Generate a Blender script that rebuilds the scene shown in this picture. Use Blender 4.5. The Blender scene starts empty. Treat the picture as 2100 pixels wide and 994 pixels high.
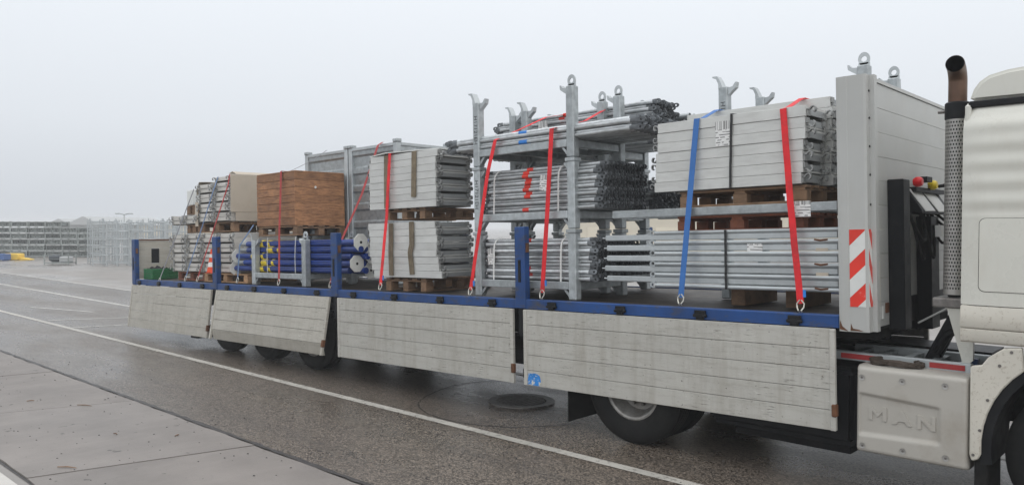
import bpy, bmesh, math, random
from mathutils import Matrix, Vector
R = random.Random(7)
sc = bpy.context.scene
C = sc.collection
PI = math.pi
rad = math.radians

# ------------------------------------------------------------------ camera
CAMP = Vector((15.8821, -6.3037, 2.0994)); YAW = 0.8256; PIT = -0.0195; ROL = 0.0030; FPX = 1619.0
fw = Vector((-math.cos(YAW)*math.cos(PIT), math.sin(YAW)*math.cos(PIT), math.sin(PIT)))
rt = fw.cross(Vector((0, 0, 1))).normalized(); up = rt.cross(fw)
r2 = math.cos(ROL)*rt + math.sin(ROL)*up; u2 = -math.sin(ROL)*rt + math.cos(ROL)*up
cam = bpy.data.cameras.new('camera'); cam.sensor_width = 36; cam.lens = FPX/2100*36
cam.clip_start = .05; cam.clip_end = 6000
co = bpy.data.objects.new('camera', cam); C.objects.link(co)
co.matrix_world = Matrix(((r2.x, u2.x, -fw.x, CAMP.x), (r2.y, u2.y, -fw.y, CAMP.y), (r2.z, u2.z, -fw.z, CAMP.z), (0, 0, 0, 1)))
sc.camera = co

# ------------------------------------------------------------------ world, sun, exposure
SUN_EL = rad(38); SUN_AZ = rad(35)          # a veiled sun high behind the fog
w = bpy.data.worlds.new('World'); sc.world = w; w.use_nodes = True
nt = w.node_tree; nt.nodes.clear()
def wn(t): return nt.nodes.new(t)
out = wn('ShaderNodeOutputWorld'); bg = wn('ShaderNodeBackground')
sky = wn('ShaderNodeTexSky'); sky.sky_type = 'NISHITA'; sky.sun_disc = False
sky.sun_elevation = SUN_EL; sky.sun_rotation = PI/2 - SUN_AZ
sky.dust_density = 6; sky.air_density = 1.5
tc = wn('ShaderNodeTexCoord'); sx = wn('ShaderNodeSeparateXYZ'); nt.links.new(tc.outputs['Generated'], sx.inputs[0])
rp = wn('ShaderNodeValToRGB'); e = rp.color_ramp.elements
e[0].position = 0.0; e[0].color = (0.385, 0.407, 0.437, 1)
e[1].position = 1.0; e[1].color = (.97, .985, 1.0, 1)
m = e.new(.12); m.color = (0.477, 0.502, 0.535, 1)
m = e.new(.32); m.color = (0.569, 0.596, 0.630, 1)
nt.links.new(sx.outputs[2], rp.inputs[0])
sc1 = wn('ShaderNodeVectorMath'); sc1.operation = 'SCALE'; sc1.inputs['Scale'].default_value = .05
nt.links.new(sky.outputs[0], sc1.inputs[0])
mx = wn('ShaderNodeMix'); mx.data_type = 'RGBA'; mx.inputs[0].default_value = .93
nt.links.new(sc1.outputs[0], mx.inputs[6]); nt.links.new(rp.outputs[0], mx.inputs[7])
nt.links.new(mx.outputs[2], bg.inputs[0]); bg.inputs[1].default_value = 1.7
nt.links.new(bg.outputs[0], out.inputs[0])
sl = bpy.data.lights.new('sun', 'SUN'); sl.energy = .5; sl.angle = rad(50); sl.color = (1, .96, .9)
so = bpy.data.objects.new('sun', sl); C.objects.link(so)
sd = Vector((math.cos(SUN_EL)*math.cos(SUN_AZ - PI/2 + rad(20)), math.cos(SUN_EL)*math.sin(SUN_AZ - PI/2 + rad(20)), math.sin(SUN_EL)))
so.rotation_euler = (-sd).to_track_quat('-Z', 'Y').to_euler(); so.location = (0, 0, 30)
sc.view_settings.view_transform = 'Standard'; sc.view_settings.look = 'None'
sc.view_settings.exposure = 0.0; sc.view_settings.gamma = 1; sc.view_settings.use_curve_mapping = False
sc.render.engine = 'CYCLES'
sc.cycles.volume_bounces = 1

# ------------------------------------------------------------------ materials
class N:
    def __init__(s, name):
        s.m = bpy.data.materials.new(name); s.m.use_nodes = True; s.t = s.m.node_tree
        s.b = s.t.nodes['Principled BSDF']; s.co = None
    def n(s, t, **k):
        o = s.t.nodes.new(t)
        for a, b in k.items(): setattr(o, a, b)
        return o
    def l(s, a, b): s.t.links.new(a, b)
    def coord(s, rnd=True):
        if s.co is None:
            t = s.n('ShaderNodeTexCoord'); i = s.n('ShaderNodeObjectInfo'); s.info = i
            v = s.n('ShaderNodeVectorMath', operation='MULTIPLY_ADD'); v.inputs[1].default_value = (1, 1, 1)
            k = s.n('ShaderNodeMath', operation='MULTIPLY'); k.inputs[1].default_value = 37.0 if rnd else 0
            s.l(i.outputs['Random'], k.inputs[0]); s.l(t.outputs['Object'], v.inputs[0]); s.l(k.outputs[0], v.inputs[2])
            s.co = v.outputs[0]
        return s.co
    def noise(s, scale, detail=4, rough=.6, stretch=None):
        c = s.coord()
        if stretch:
            mp = s.n('ShaderNodeMapping'); mp.inputs['Scale'].default_value = stretch; s.l(c, mp.inputs[0]); c = mp.outputs[0]
        o = s.n('ShaderNodeTexNoise'); o.inputs['Scale'].default_value = scale; o.inputs['Detail'].default_value = detail
        o.inputs['Roughness'].default_value = rough; s.l(c, o.inputs['Vector']); return o.outputs[0]
    def ramp(s, f, a, b, ca=(0, 0, 0, 1), cb=(1, 1, 1, 1)):
        o = s.n('ShaderNodeValToRGB'); o.color_ramp.elements[0].position = a; o.color_ramp.elements[1].position = b
        o.color_ramp.elements[0].color = ca; o.color_ramp.elements[1].color = cb; s.l(f, o.inputs[0]); return o.outputs[0]
    def mix(s, f, a, b, mode='MIX'):
        o = s.n('ShaderNodeMix', data_type='RGBA', blend_type=mode)
        for x, i in ((f, 0), (a, 6), (b, 7)):
            if hasattr(x, 'is_linked'): s.l(x, o.inputs[i])
            elif i == 0: o.inputs[0].default_value = x
            else: o.inputs[i].default_value = (x[0], x[1], x[2], 1)
        return o.outputs[2]
    def mul(s, a, k):
        o = s.n('ShaderNodeMath', operation='MULTIPLY'); s.l(a, o.inputs[0])
        if hasattr(k, 'is_linked'): s.l(k, o.inputs[1])
        else: o.inputs[1].default_value = k
        return o.outputs[0]
    def bump(s, h, strength=.3, dist=.01):
        o = s.n('ShaderNodeBump'); o.inputs['Strength'].default_value = strength; o.inputs['Distance'].default_value = dist
        s.l(h, o.inputs['Height']); s.l(o.outputs[0], s.b.inputs['Normal'])
def sc3(c, k): return tuple(min(1, x*k) for x in c)
M = {}
def mat(name, base, rough=.5, metal=0., var=.15, scale=4, dirt=None, dirt_lo=.5, dirt_hi=.75, dscale=5, dstretch=None, scratch=0, sstretch=(1, 1, 25), rnd=.1, bump=0, bscale=60, rvar=.15, coat=0, spec=None):
    k = N(name); b = k.b
    f = k.noise(scale, 5)
    col = k.mix(k.ramp(f, .3, .7), sc3(base, 1-var), sc3(base, 1+var))
    if rnd:
        k.coord(); a = k.ramp(k.info.outputs['Random'], 0, 1, (1-rnd,)*3+(1,), (1+rnd,)*3+(1,))
        col = k.mix(1.0, col, a, 'MULTIPLY')
    if scratch:
        s = k.ramp(k.noise(6, 6, .7, sstretch), .62, .70); s2 = k.ramp(k.noise(2.2, 3), .45, .6)
        col = k.mix(k.mul(k.mul(s, s2), scratch), col, sc3(base, .35))
    if dirt:
        d = k.ramp(k.noise(dscale, 7, .68, dstretch), dirt_lo, dirt_hi)
        col = k.mix(k.mul(d, dirt[3] if len(dirt) > 3 else 1.), col, dirt[:3])
    k.l(col, b.inputs['Base Color'])
    rr = k.n('ShaderNodeMapRange'); rr.inputs[3].default_value = max(.05, rough-rvar); rr.inputs[4].default_value = min(1, rough+rvar)
    k.l(k.noise(scale*2.3, 4), rr.inputs[0]); k.l(rr.outputs[0], b.inputs['Roughness'])
    b.inputs['Metallic'].default_value = metal
    if spec is not None: b.inputs['Specular IOR Level'].default_value = spec
    if coat: b.inputs['Coat Weight'].default_value = coat; b.inputs['Coat Roughness'].default_value = .15
    if bump: k.bump(k.noise(bscale, 3), bump, .004)
    M[name] = k.m; return k.m
# metals
mat('galv', (.40, .43, .44), .45, .55, .22, 14, (.22, .23, .23, .5), .5, .8, 6, rnd=.14, bump=.1)
mat('galv_pale', (.47, .50, .51), .42, .5, .09, 8, (.36, .38, .38, .4), .5, .8, 5, rnd=.10)
mat('tube_steel', (.52, .54, .55), .36, .6, .22, 9, (.14, .14, .14, .6), .5, .8, 5, (.6, 3, 3), rnd=.3)
mat('tube_end_shaded', (.13, .14, .15), .5, .4, .3, 9, rnd=.35)  # brace ends: their shade is put into a darker steel colour
mat('alu', (.60, .605, .585), .48, .25, .07, 3, (.37, .36, .34, .6), .48, .85, 4, (1, 1, 5), scratch=.3, sstretch=(1.5, 1, 16), rnd=.06)
mat('alu_plate_shaded', (.40, .415, .42), .45, .4, .12, 6, (.22, .22, .22, .5), .5, .8, 6, rnd=.12)  # deck end plates: shade painted in as a darker grey-blue alu
mat('alu_end', (.33, .335, .33), .45, .45, .15, 8, (.16, .15, .14, .6), .5, .75, 6, rnd=.15)
mat('alu_rear', (.62, .60, .56), .5, .2, .12, 5, (.30, .28, .25, .5), .5, .8, 5, rnd=.12)
def panel_mat(nm, base, dk):
    k = N(nm); b = k.b
    k.coord(False)
    col = k.mix(k.ramp(k.noise(.55, 4, .6), .3, .7), sc3(base, .86), sc3(base, 1.10))
    col = k.mix(1., col, k.ramp(k.info.outputs['Random'], 0, 1, (.96, .96, .96, 1), (1.04, 1.04, 1.04, 1)), 'MULTIPLY')
    col = k.mix(k.mul(k.ramp(k.noise(1, 5, .7, (7, 1, .8)), .48, .80), .55), col, (.27, .24, .19))             # run-off streaks
    gate = k.ramp(k.noise(1.6, 4, .6), .40, .60)
    col = k.mix(k.mul(k.ramp(k.noise(3.2, 8, .82, (.7, 1, 4.5)), .50, .74), dk), col, (.22, .192, .155))          # grime
    col = k.mix(k.mul(k.mul(k.ramp(k.noise(1, 5, .72, (6, 1, 60)), .57, .65), gate), .85), col, (.10, .09, .075))   # scrapes along the boards
    col = k.mix(k.mul(k.mul(k.ramp(k.noise(1, 3, .6, (9, 1, 70)), .64, .70), gate), .7), col, (.78, .77, .74))   # bright scuffs
    col = k.mix(k.mul(k.ramp(k.noise(30, 4, .65), .655, .70), .7), col, (.10, .085, .07))                      # chips
    k.l(col, b.inputs['Base Color']); b.inputs['Metallic'].default_value = .12
    k.l(k.ramp(k.noise(3, 4), .3, .7, (.36,)*3+(1,), (.6,)*3+(1,)), b.inputs['Roughness'])
    k.bump(k.noise(4, 4, .55), .30, .015); M[nm] = k.m
panel_mat('panel_alu', (.495, .485, .445), .5)
panel_mat('panel_dirty', (.44, .42, .37), .65)
mat('headboard_paint', (.44, .445, .43), .45, .1, .06, 1.5, (.42, .40, .36, .6), .5, .85, 2.5, (1.5, 1.5, .6), rnd=.04, bump=.05, bscale=8)
mat('blue_paint', (.004, .045, .175), .45, 0, .30, 2.5, (.055, .052, .05, .95), .52, .70, 6, (1, 1, 2.2), scratch=.7, sstretch=(2, 2, 12), rnd=.10, bump=.12)
mat('prop_blue', (.004, .038, .24), .35, 0, .15, 3, (.02, .03, .09, .7), .5, .8, 5, rnd=.2)
mat('prop_yellow', (.72, .55, .03), .45, 0, .15, 6, rnd=.1)
mat('white_plate', (.72, .72, .68), .5, 0, .08, 6, (.4, .37, .32, .5), .5, .8, 8)
mat('black_steel', (.008, .009, .011), .5, 0, .3, 4, (.03, .028, .026, .5), .5, .8, 4, rnd=.05, spec=.2)
mat('chassis', (.010, .010, .011), .85, 0, .3, 4, (.03, .026, .022, .6), .45, .75, 4, rnd=.1, spec=.1)
mat('rubber', (.009, .009, .009), .75, 0, .25, 6, (.04, .037, .034, .45), .45, .75, 5, rnd=.1, spec=.2)
mat('rim', (.42, .41, .39), .5, .4, .15, 6, (.12, .10, .08, .8), .4, .7, 5)
mat('cab_paint', (.64, .635, .575), .28, 0, .04, 1.5, (.50, .46, .39, .45), .50, .85, 2.2, (3, 3, .7), rnd=0, coat=.4, rvar=.05)
mat('cab_dirty', (.60, .57, .50), .45, 0, .05, 2, (.30, .25, .19, .8), .55, .72, 42, rnd=0)
mat('cover_paint', (.43, .41, .37), .42, .0, .05, 2, (.30, .26, .21, .7), .5, .8, 3.2, (1, 1, 1), rnd=0, scratch=.3)
mat('red_web', (.72, .010, .018), .6, 0, .2, 5, (.25, .02, .02, .7), .5, .75, 7, rnd=.1, bump=.3, bscale=160)
mat('red_web_dull', (.33, .03, .03), .7, 0, .2, 8, rnd=.15)
mat('blue_web', (.035, .16, .47), .6, 0, .1, 8, rnd=.1)
mat('blue_web_dull', (.12, .19, .33), .7, 0, .2, 8)
mat('grey_web', (.20, .20, .22), .7, 0, .15, 8)
mat('brown_web', (.16, .125, .08), .8, 0, .25, 10, (.28, .24, .17, .7), .5, .7, 9)
mat('cable_brown', (.055, .04, .03), .7, 0, .3, 8)
mat('black_web', (.012, .012, .013), .5, 0, .1, 8)
mat('white_band', (.66, .66, .64), .5, 0, .05, 8)
mat('hook_steel', (.58, .56, .50), .35, .7, .2, 12)
mat('red_tape', (.62, .03, .015), .5, 0, .12, 8)
mat('blue_tape', (.02, .20, .62), .5, 0, .1, 8)
mat('wood_pallet', (.215, .13, .075), .8, 0, .3, 7, (.09, .055, .035, .7), .5, .75, 5, (1, 5, 5), rnd=.25, bump=.2)
mat('wood_red', (.22, .075, .04), .8, 0, .3, 7, (.10, .05, .03, .7), .5, .75, 5, (1, 5, 5), rnd=.2)
mat('wood_fresh', (.40, .24, .13), .8, 0, .25, 7, (.2, .10, .05, .6), .5, .75, 5, (1, 5, 5), rnd=.2)
mat('crate_wood', (.35, .17, .078), .65, 0, .25, 5, (.10, .044, .022, .9), .44, .72, 3.0, (2.2, 2.2, 14), rnd=.30, bump=.2)
mat('deck_ply', (.05, .038, .028), .6, 0, .3, 3, (.12, .095, .07, .5), .5, .75, 3)
mat('cardboard', (.50, .44, .36), .85, 0, .08, 3, (.25, .19, .12, .5), .5, .8, 3)
mat('green_plastic', (.012, .14, .045), .45, 0, .2, 8, rnd=.1)
mat('orange_cone', (.78, .075, .012), .5, 0, .1, 6)
mat('cone_white', (.78, .77, .74), .5, 0, .06, 6)
mat('red_film', (.74, .035, .018), .35, 0, .1, 6, (.75, .72, .68, .5), .66, .75, 12)
mat('white_film', (.66, .67, .65), .35, 0, .06, 6, (.35, .3, .25, .6), .6, .8, 6)
mat('rust', (.13, .055, .025), .85, .1, .4, 12)
mat('exhaust_metal', (.13, .075, .05), .4, .6, .25, 4, (.10, .05, .03, .7), .5, .8, 4, rnd=0)
mat('shield_steel', (.40, .39, .37), .4, .6, .12, 8, rnd=0)
mat('glass_dark', (.02, .022, .025), .06, 0, .1, 3, rnd=0)
mat('paper_white', (.74, .74, .73), .7, 0, .04, 4)
mat('paper_cream', (.66, .61, .48), .7, 0, .04, 4)
mat('plastic_red', (.66, .01, .015), .35)
mat('plastic_yellow', (.75, .56, .02), .35)
mat('sticker_blue', (.02, .22, .62), .5, 0, .15, 12, (.62, .62, .58, 1.), .52, .56, 22)
mat('ink', (.03, .03, .035), .7)
mat('far_white', (.42, .43, .43), .7, 0, .05, .2)
mat('far_cream', (.66, .60, .48), .7, 0, .05, .2)
mat('far_grey', (.28, .305, .295), .6, .2, .2, 1, rnd=.2)  # far frames: haze fading put into a paler grey
mat('far_load', (.21, .23, .222), .6, .3, .35, 6, rnd=.35)  # far loads: also toned paler, with haze in the colour
mat('far_yellow', (.75, .50, .06), .5, 0, .1, 1)
mat('far_blue', (.05, .12, .33), .6, 0, .15, 2)
mat('far_dark', (.05, .06, .075), .6, 0, .3, 3)
mat('iron', (.20, .19, .18), .4, .6, .3, 12, (.12, .10, .09, .6), .45, .7, 10)
mat('line_paint', (.44, .42, .38), .55, 0, .14, 2.5, (.13, .118, .105, 1.), .53, .68, 20, rnd=0)
mat('line_worn', (.46, .45, .42), .6, 0, .15, 3, (.19, .18, .165, 1.), .50, .70, 9, rnd=0)
mat('tar', (.035, .031, .03), .5, 0, .3, 9, rnd=0)
def print_mat():
    k = N('label_print'); c = k.coord(False)
    s = k.n('ShaderNodeSeparateXYZ'); k.l(c, s.inputs[0])
    wv = k.n('ShaderNodeTexWave', wave_type='BANDS', bands_direction='Z'); wv.inputs['Scale'].default_value = 14; k.l(c, wv.inputs['Vector'])
    mp0 = k.n('ShaderNodeMapping'); mp0.inputs['Scale'].default_value = (30, 30, 45); k.l(c, mp0.inputs[0]); n = k.n('ShaderNodeTexNoise'); n.inputs['Scale'].default_value = 1; n.inputs['Detail'].default_value = 0; k.l(mp0.outputs[0], n.inputs['Vector'])
    a = k.mul(k.ramp(wv.outputs[1], .55, .65), k.ramp(n.outputs[0], .46, .5))
    mp = k.n('ShaderNodeMapping'); mp.inputs['Scale'].default_value = (120, 120, .01); k.l(c, mp.inputs[0])
    n2 = k.n('ShaderNodeTexNoise'); n2.inputs['Scale'].default_value = 1; k.l(mp.outputs[0], n2.inputs['Vector'])
    bar = k.ramp(n2.outputs[0], .48, .5); g = k.n('ShaderNodeMath', operation='GREATER_THAN'); k.l(s.outputs[2], g.inputs[0]); g.inputs[1].default_value = .035
    f = k.mix(g.outputs[0], a, bar)
    col = k.mix(k.mul(f, .75), (.74, .74, .73), (.06, .06, .06)); k.l(col, k.b.inputs['Base Color']); k.b.inputs['Roughness'].default_value = .6
    M['label_print'] = k.m
print_mat()
def perf_mat():
    """steel perforated with round holes: real transparency through the sheet"""
    k = N('perforated'); c = k.coord(False)
    k.b.inputs['Base Color'].default_value = (.42, .41, .39, 1); k.b.inputs['Metallic'].default_value = .6; k.b.inputs['Roughness'].default_value = .4
    M['perforated'] = k.m
perf_mat()
def ground_mats():
    # asphalt: aggregate grain, damp darker and glossier patches
    k = N('asphalt'); c = k.coord(False)
    vo = k.n('ShaderNodeTexVoronoi'); vo.inputs['Scale'].default_value = 80; k.l(c, vo.inputs['Vector'])
    hs = k.n('ShaderNodeSeparateColor'); k.l(vo.outputs['Color'], hs.inputs[0])
    col = k.ramp(hs.outputs[0], .1, .95, (.024, .020, .017, 1), (.235, .202, .172, 1))
    fine = k.ramp(k.noise(30, 6, .8), .36, .66, (.5, .5, .5, 1), (1.4, 1.37, 1.34, 1)); col = k.mix(1., col, fine, 'MULTIPLY')
    big = k.noise(.35, 4, .55, (.35, 1, 1)); col = k.mix(1., col, k.ramp(big, .33, .66, (.80, .80, .82, 1), (1.13, 1.10, 1.06, 1)), 'MULTIPLY')
    col = k.mix(k.mul(k.ramp(k.noise(1, 4, .6, (.10, 2.2, 1)), .50, .70), .3), col, (.045, .042, .04))   # tyre tracks
    col = k.mix(k.mul(k.ramp(k.noise(2.2, 5, .6), .66, .74), .6), col, (.025, .023, .022))               # oil spots
    k.l(col, k.b.inputs['Base Color'])
    wet = k.ramp(k.noise(.55, 5, .6, (.4, 1, 1)), .40, .62, (.20,)*3+(1,), (.42,)*3+(1,)); k.l(wet, k.b.inputs['Roughness'])
    k.bump(vo.outputs['Distance'], .35, .005); M['asphalt'] = k.m
    for nm, base, sc_ in (('concrete_slab', (.212, .190, .175), 1.), ('concrete_yard', (.25, .23, .212), .35), ('kerb_stone', (.50, .48, .45), 1.)):
        k = N(nm); k.coord(nm == 'concrete_slab')
        col = k.mix(k.ramp(k.noise(1.1*sc_, 5), .3, .7), sc3(base, .78), sc3(base, 1.15))
        col = k.mix(k.mul(k.ramp(k.noise(38, 4, .7), .60, .72), .5), col, sc3(base, .45))
        col = k.mix(k.mul(k.ramp(k.noise(7, 3, .5), .70, .73), .85), col, sc3(base, .30))
        col = k.mix(k.mul(k.ramp(k.noise(5*sc_, 5, .6, (1, .25, 1)), .5, .7), .22), col, sc3(base, 1.35))
        k.l(col, k.b.inputs['Base Color'])
        wet = k.ramp(k.noise(.25, 5, .6, (.5, 1, 1)), .40, .60, (.24 if nm == 'concrete_yard' else .5,)*3+(1,), (.62,)*3+(1,)); k.l(wet, k.b.inputs['Roughness'])
        k.bump(k.noise(22, 5, .7, (1, .35, 1)), .25, .006); M[nm] = k.m
ground_mats()

# ------------------------------------------------------------------ mesh helpers
TP = 0.0262; SZ = 1.0602
TT = Matrix.Translation((0, 0, SZ)) @ Matrix.Rotation(-TP, 4, 'Y')      # the trailer stands slightly nose-up
ORG = {}
I4 = Matrix.Identity(4)
class MB:
    def __init__(s): s.v = []; s.f = []
    def add(s, vs, fs):
        n = len(s.v); s.v += [Vector(v) for v in vs]; s.f += [tuple(i+n for i in f) for f in fs]; return s
    def box(s, x0, x1, y0, y1, z0, z1, T=None):
        vs = [Vector((x, y, z)) for z in (z0, z1) for y in (y0, y1) for x in (x0, x1)]
        if T is not None: vs = [T @ v for v in vs]
        return s.add(vs, [(0, 2, 3, 1), (4, 5, 7, 6), (0, 1, 5, 4), (2, 6, 7, 3), (0, 4, 6, 2), (1, 3, 7, 5)])
    def cyl(s, p0, p1, r, n=12, r1=None, caps=True):
        p0 = Vector(p0); p1 = Vector(p1); r1 = r if r1 is None else r1
        d = (p1-p0).normalized(); a = d.orthogonal().normalized(); b = d.cross(a)
        vs = []
        for p, q in ((p0, r), (p1, r1)):
            for i in range(n):
                t = 2*PI*i/n; vs.append(p + a*q*math.cos(t) + b*q*math.sin(t))
        fs = [(i, (i+1) % n, n+(i+1) % n, n+i) for i in range(n)]
        if caps: fs += [tuple(range(n-1, -1, -1)), tuple(range(n, 2*n))]
        return s.add(vs, fs)
    def tube(s, pts, r, n=8, caps=True):
        pts = [Vector(p) for p in pts]; vs = []; m = len(pts)
        d0 = (pts[1]-pts[0]).normalized(); a = d0.orthogonal().normalized()
        for i, p in enumerate(pts):
            d = (pts[min(i+1, m-1)]-pts[max(i-1, 0)]).normalized()
            a = (a - d*a.dot(d)); a = a.normalized() if a.length > 1e-6 else d.orthogonal().normalized(); b = d.cross(a)
            rr = r[i] if isinstance(r, (list, tuple)) else r
            vs += [p + a*rr*math.cos(2*PI*k/n) + b*rr*math.sin(2*PI*k/n) for k in range(n)]
        fs = [(i*n+k, i*n+(k+1) % n, (i+1)*n+(k+1) % n, (i+1)*n+k) for i in range(m-1) for k in range(n)]
        if caps: fs += [tuple(range(n-1, -1, -1)), tuple((m-1)*n+k for k in range(n))]
        return s.add(vs, fs)
    def prism(s, poly, axis, a0, a1):
        """poly: 2-D outline in the two other axes (xyz order kept), extruded along axis a0..a1"""
        n = len(poly)
        def P(q, a):
            return {'x': (a, q[0], q[1]), 'y': (q[0], a, q[1]), 'z': (q[0], q[1], a)}[axis]
        vs = [P(q, a0) for q in poly] + [P(q, a1) for q in poly]
        fs = [(i, (i+1) % n, n+(i+1) % n, n+i) for i in range(n)] + [tuple(range(n-1, -1, -1)), tuple(range(n, 2*n))]
        return s.add(vs, fs)
    def ribbon(s, pts, width, wdir, th=.004):
        """flat band along pts; wdir = width direction"""
        pts = [Vector(p) for p in pts]; wd = Vector(wdir).normalized(); m = len(pts); vs = []
        for i, p in enumerate(pts):
            d = (pts[min(i+1, m-1)]-pts[max(i-1, 0)]).normalized(); ww = (wd - d*wd.dot(d)).normalized(); nn = d.cross(ww)
            for a, b in ((-1, -1), (1, -1), (1, 1), (-1, 1)): vs.append(p + ww*a*width/2 + nn*b*th/2)
        fs = [(i*4+k, i*4+(k+1) % 4, (i+1)*4+(k+1) % 4, (i+1)*4+k) for i in range(m-1) for k in range(4)]
        fs += [(3, 2, 1, 0), tuple((m-1)*4+k for k in range(4))]
        return s.add(vs, fs)
    def lathe(s, prof, c, axis='y', n=32, closed=False):
        """prof [(r,h)] about axis through c"""
        c = Vector(c); A = {'x': (Vector((0, 1, 0)), Vector((0, 0, 1)), Vector((1, 0, 0))), 'y': (Vector((1, 0, 0)), Vector((0, 0, 1)), Vector((0, 1, 0))), 'z': (Vector((1, 0, 0)), Vector((0, 1, 0)), Vector((0, 0, 1)))}[axis]
        vs = [c + A[0]*r*math.cos(2*PI*k/n) + A[1]*r*math.sin(2*PI*k/n) + A[2]*h for r, h in prof for k in range(n)]
        m = len(prof); fs = []
        for i in range(m if closed else m-1):
            j = (i+1) % m
            fs += [(i*n+k, i*n+(k+1) % n, j*n+(k+1) % n, j*n+k) for k in range(n)]
        return s.add(vs, fs)
    def ringplate(s, c, rx, rz, hole, th, n=14, axis='y', straight=0.):
        """rounded plate with a hole, lying in the plane normal to axis"""
        c = Vector(c); vs = []
        for yy in (-th/2, th/2):
            for q in (0, 1):
                for k in range(n):
                    t = 2*PI*k/n; a, b = math.cos(t), math.sin(t)
                    x, z = (a*rx + (straight if a > 0 else -straight), b*rz) if q == 0 else (a*hole, b*hole)
                    vs.append(c + (Vector((x, yy, z)) if axis == 'y' else Vector((yy, x, z)) if axis == 'x' else Vector((x, z, yy))))
        fs = []
        for k in range(n):
            j = (k+1) % n
            fs += [(k, j, n+j, n+k), (2*n+k, 3*n+k, 3*n+j, 2*n+j), (k, 2*n+k, 2*n+j, j), (n+k, n+j, 3*n+j, 3*n+k)]
        return s.add(vs, fs)
    def mesh(s, name, material, off=(0, 0, 0), smooth=True, bevel=0, seg=1, ang=35):
        o = Vector(off); me = bpy.data.meshes.new(name)
        me.from_pydata([v-o for v in s.v], [], s.f); me.materials.append(M[material])
        b = bmesh.new(); b.from_mesh(me)
        if bevel:
            ed = [e for e in b.edges if len(e.link_faces) == 2 and e.calc_face_angle(0) > rad(40)]
            bmesh.ops.bevel(b, geom=ed, offset=bevel, segments=seg, affect='EDGES', clamp_overlap=True)
        bmesh.ops.recalc_face_normals(b, faces=b.faces); b.to_mesh(me); b.free()
        if smooth:
            for p in me.polygons: p.use_smooth = True
            me.set_sharp_from_angle(angle=rad(ang))
        return me
    def build(s, name, material, parent=None, **k):
        off = ORG[parent.name] if parent is not None else Vector((0, 0, 0))
        me = s.mesh(name, material, off, **k)
        o = bpy.data.objects.new(name, me); C.objects.link(o); ORG[o.name] = off
        if parent is not None: o.parent = parent
        return o
def tag(o, label, cat, group=None, kind=None):
    if label: o['label'] = label
    if cat: o['category'] = cat
    if group: o['group'] = group
    if kind: o['kind'] = kind
    return o
def thing(name, label, cat, base, group=None, frame=TT):
    """Empty at the thing's base; children are written in the frame's own coordinates"""
    o = bpy.data.objects.new(name, None); C.objects.link(o); o.empty_display_size = .2
    o.matrix_world = frame @ Matrix.Translation(base); ORG[o.name] = Vector(base)
    return tag(o, label, cat, group)
def one(mb, name, material, label, cat, base, group=None, frame=TT, **k):
    me = mb.mesh(name, material, base, **k); o = bpy.data.objects.new(name, me); C.objects.link(o)
    o.matrix_world = frame @ Matrix.Translation(base); ORG[o.name] = Vector(base)
    return tag(o, label, cat, group)
def put(me, name, parent, loc, rot=None):
    """a shared mesh as a child"""
    o = bpy.data.objects.new(name, me); C.objects.link(o); o.parent = parent
    o.location = Vector(loc) - ORG[parent.name]
    ORG[o.name] = Vector(loc)
    if rot: o.rotation_euler = rot
    return o
def struct(mb, name, material, **k):
    o = mb.build(name, material, **k); o['kind'] = 'structure'; return o
def text_mesh(txt, size, depth, material, off=0.):
    cu = bpy.data.curves.new('t', 'FONT'); cu.body = txt; cu.size = size; cu.extrude = depth; cu.align_x = 'CENTER'; cu.align_y = 'CENTER'; cu.offset = off
    o = bpy.data.objects.new('t', cu); C.objects.link(o)
    dg = bpy.context.evaluated_depsgraph_get(); me = bpy.data.meshes.new_from_object(o.evaluated_get(dg))
    bpy.data.objects.remove(o); me.materials.clear(); me.materials.append(M[material]); return me

# ------------------------------------------------------------------ ground
struct(MB().add([(-1200, -1200, -.012), (1200, -1200, -.012), (1200, 1200, -.012), (-1200, 1200, -.012)], [(0, 1, 2, 3)]), 'ground', 'concrete_yard')
def sheet(x0, x1, y0, y1, z): return MB().add([(x0, y0, z), (x1, y0, z), (x1, y1, z), (x0, y1, z)], [(0, 1, 2, 3)])
struct(sheet(-160, 120, -2.40, 4.2, 0.0), 'road', 'asphalt')
struct(sheet(-160, 120, -.645, -.53, .004), 'road_line', 'line_paint')
struct(sheet(-160, 60, 1.98, 2.12, .004), 'road_line', 'line_worn')
struct(sheet(-160, 60, 4.05, 4.18, .004), 'road_line', 'line_worn')
def quad(p, q, wd, z):
    p = Vector(p+(z,)); q = Vector(q+(z,)); d = (q-p).normalized(); n = Vector((-d.y, d.x, 0))*wd/2
    return MB().add([p-n, q-n, q+n, p+n], [(0, 1, 2, 3)])
struct(quad((-1.75, -.52), (-1.2, 1.6), .10, .0042), 'road_line', 'line_worn')
struct(quad((-3.5, -.45), (-2.7, 1.3), .10, .0042), 'road_line', 'line_worn')
struct(quad((-7.0, .2), (-4.6, .9), .09, .0042), 'road_line', 'line_worn')
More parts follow.
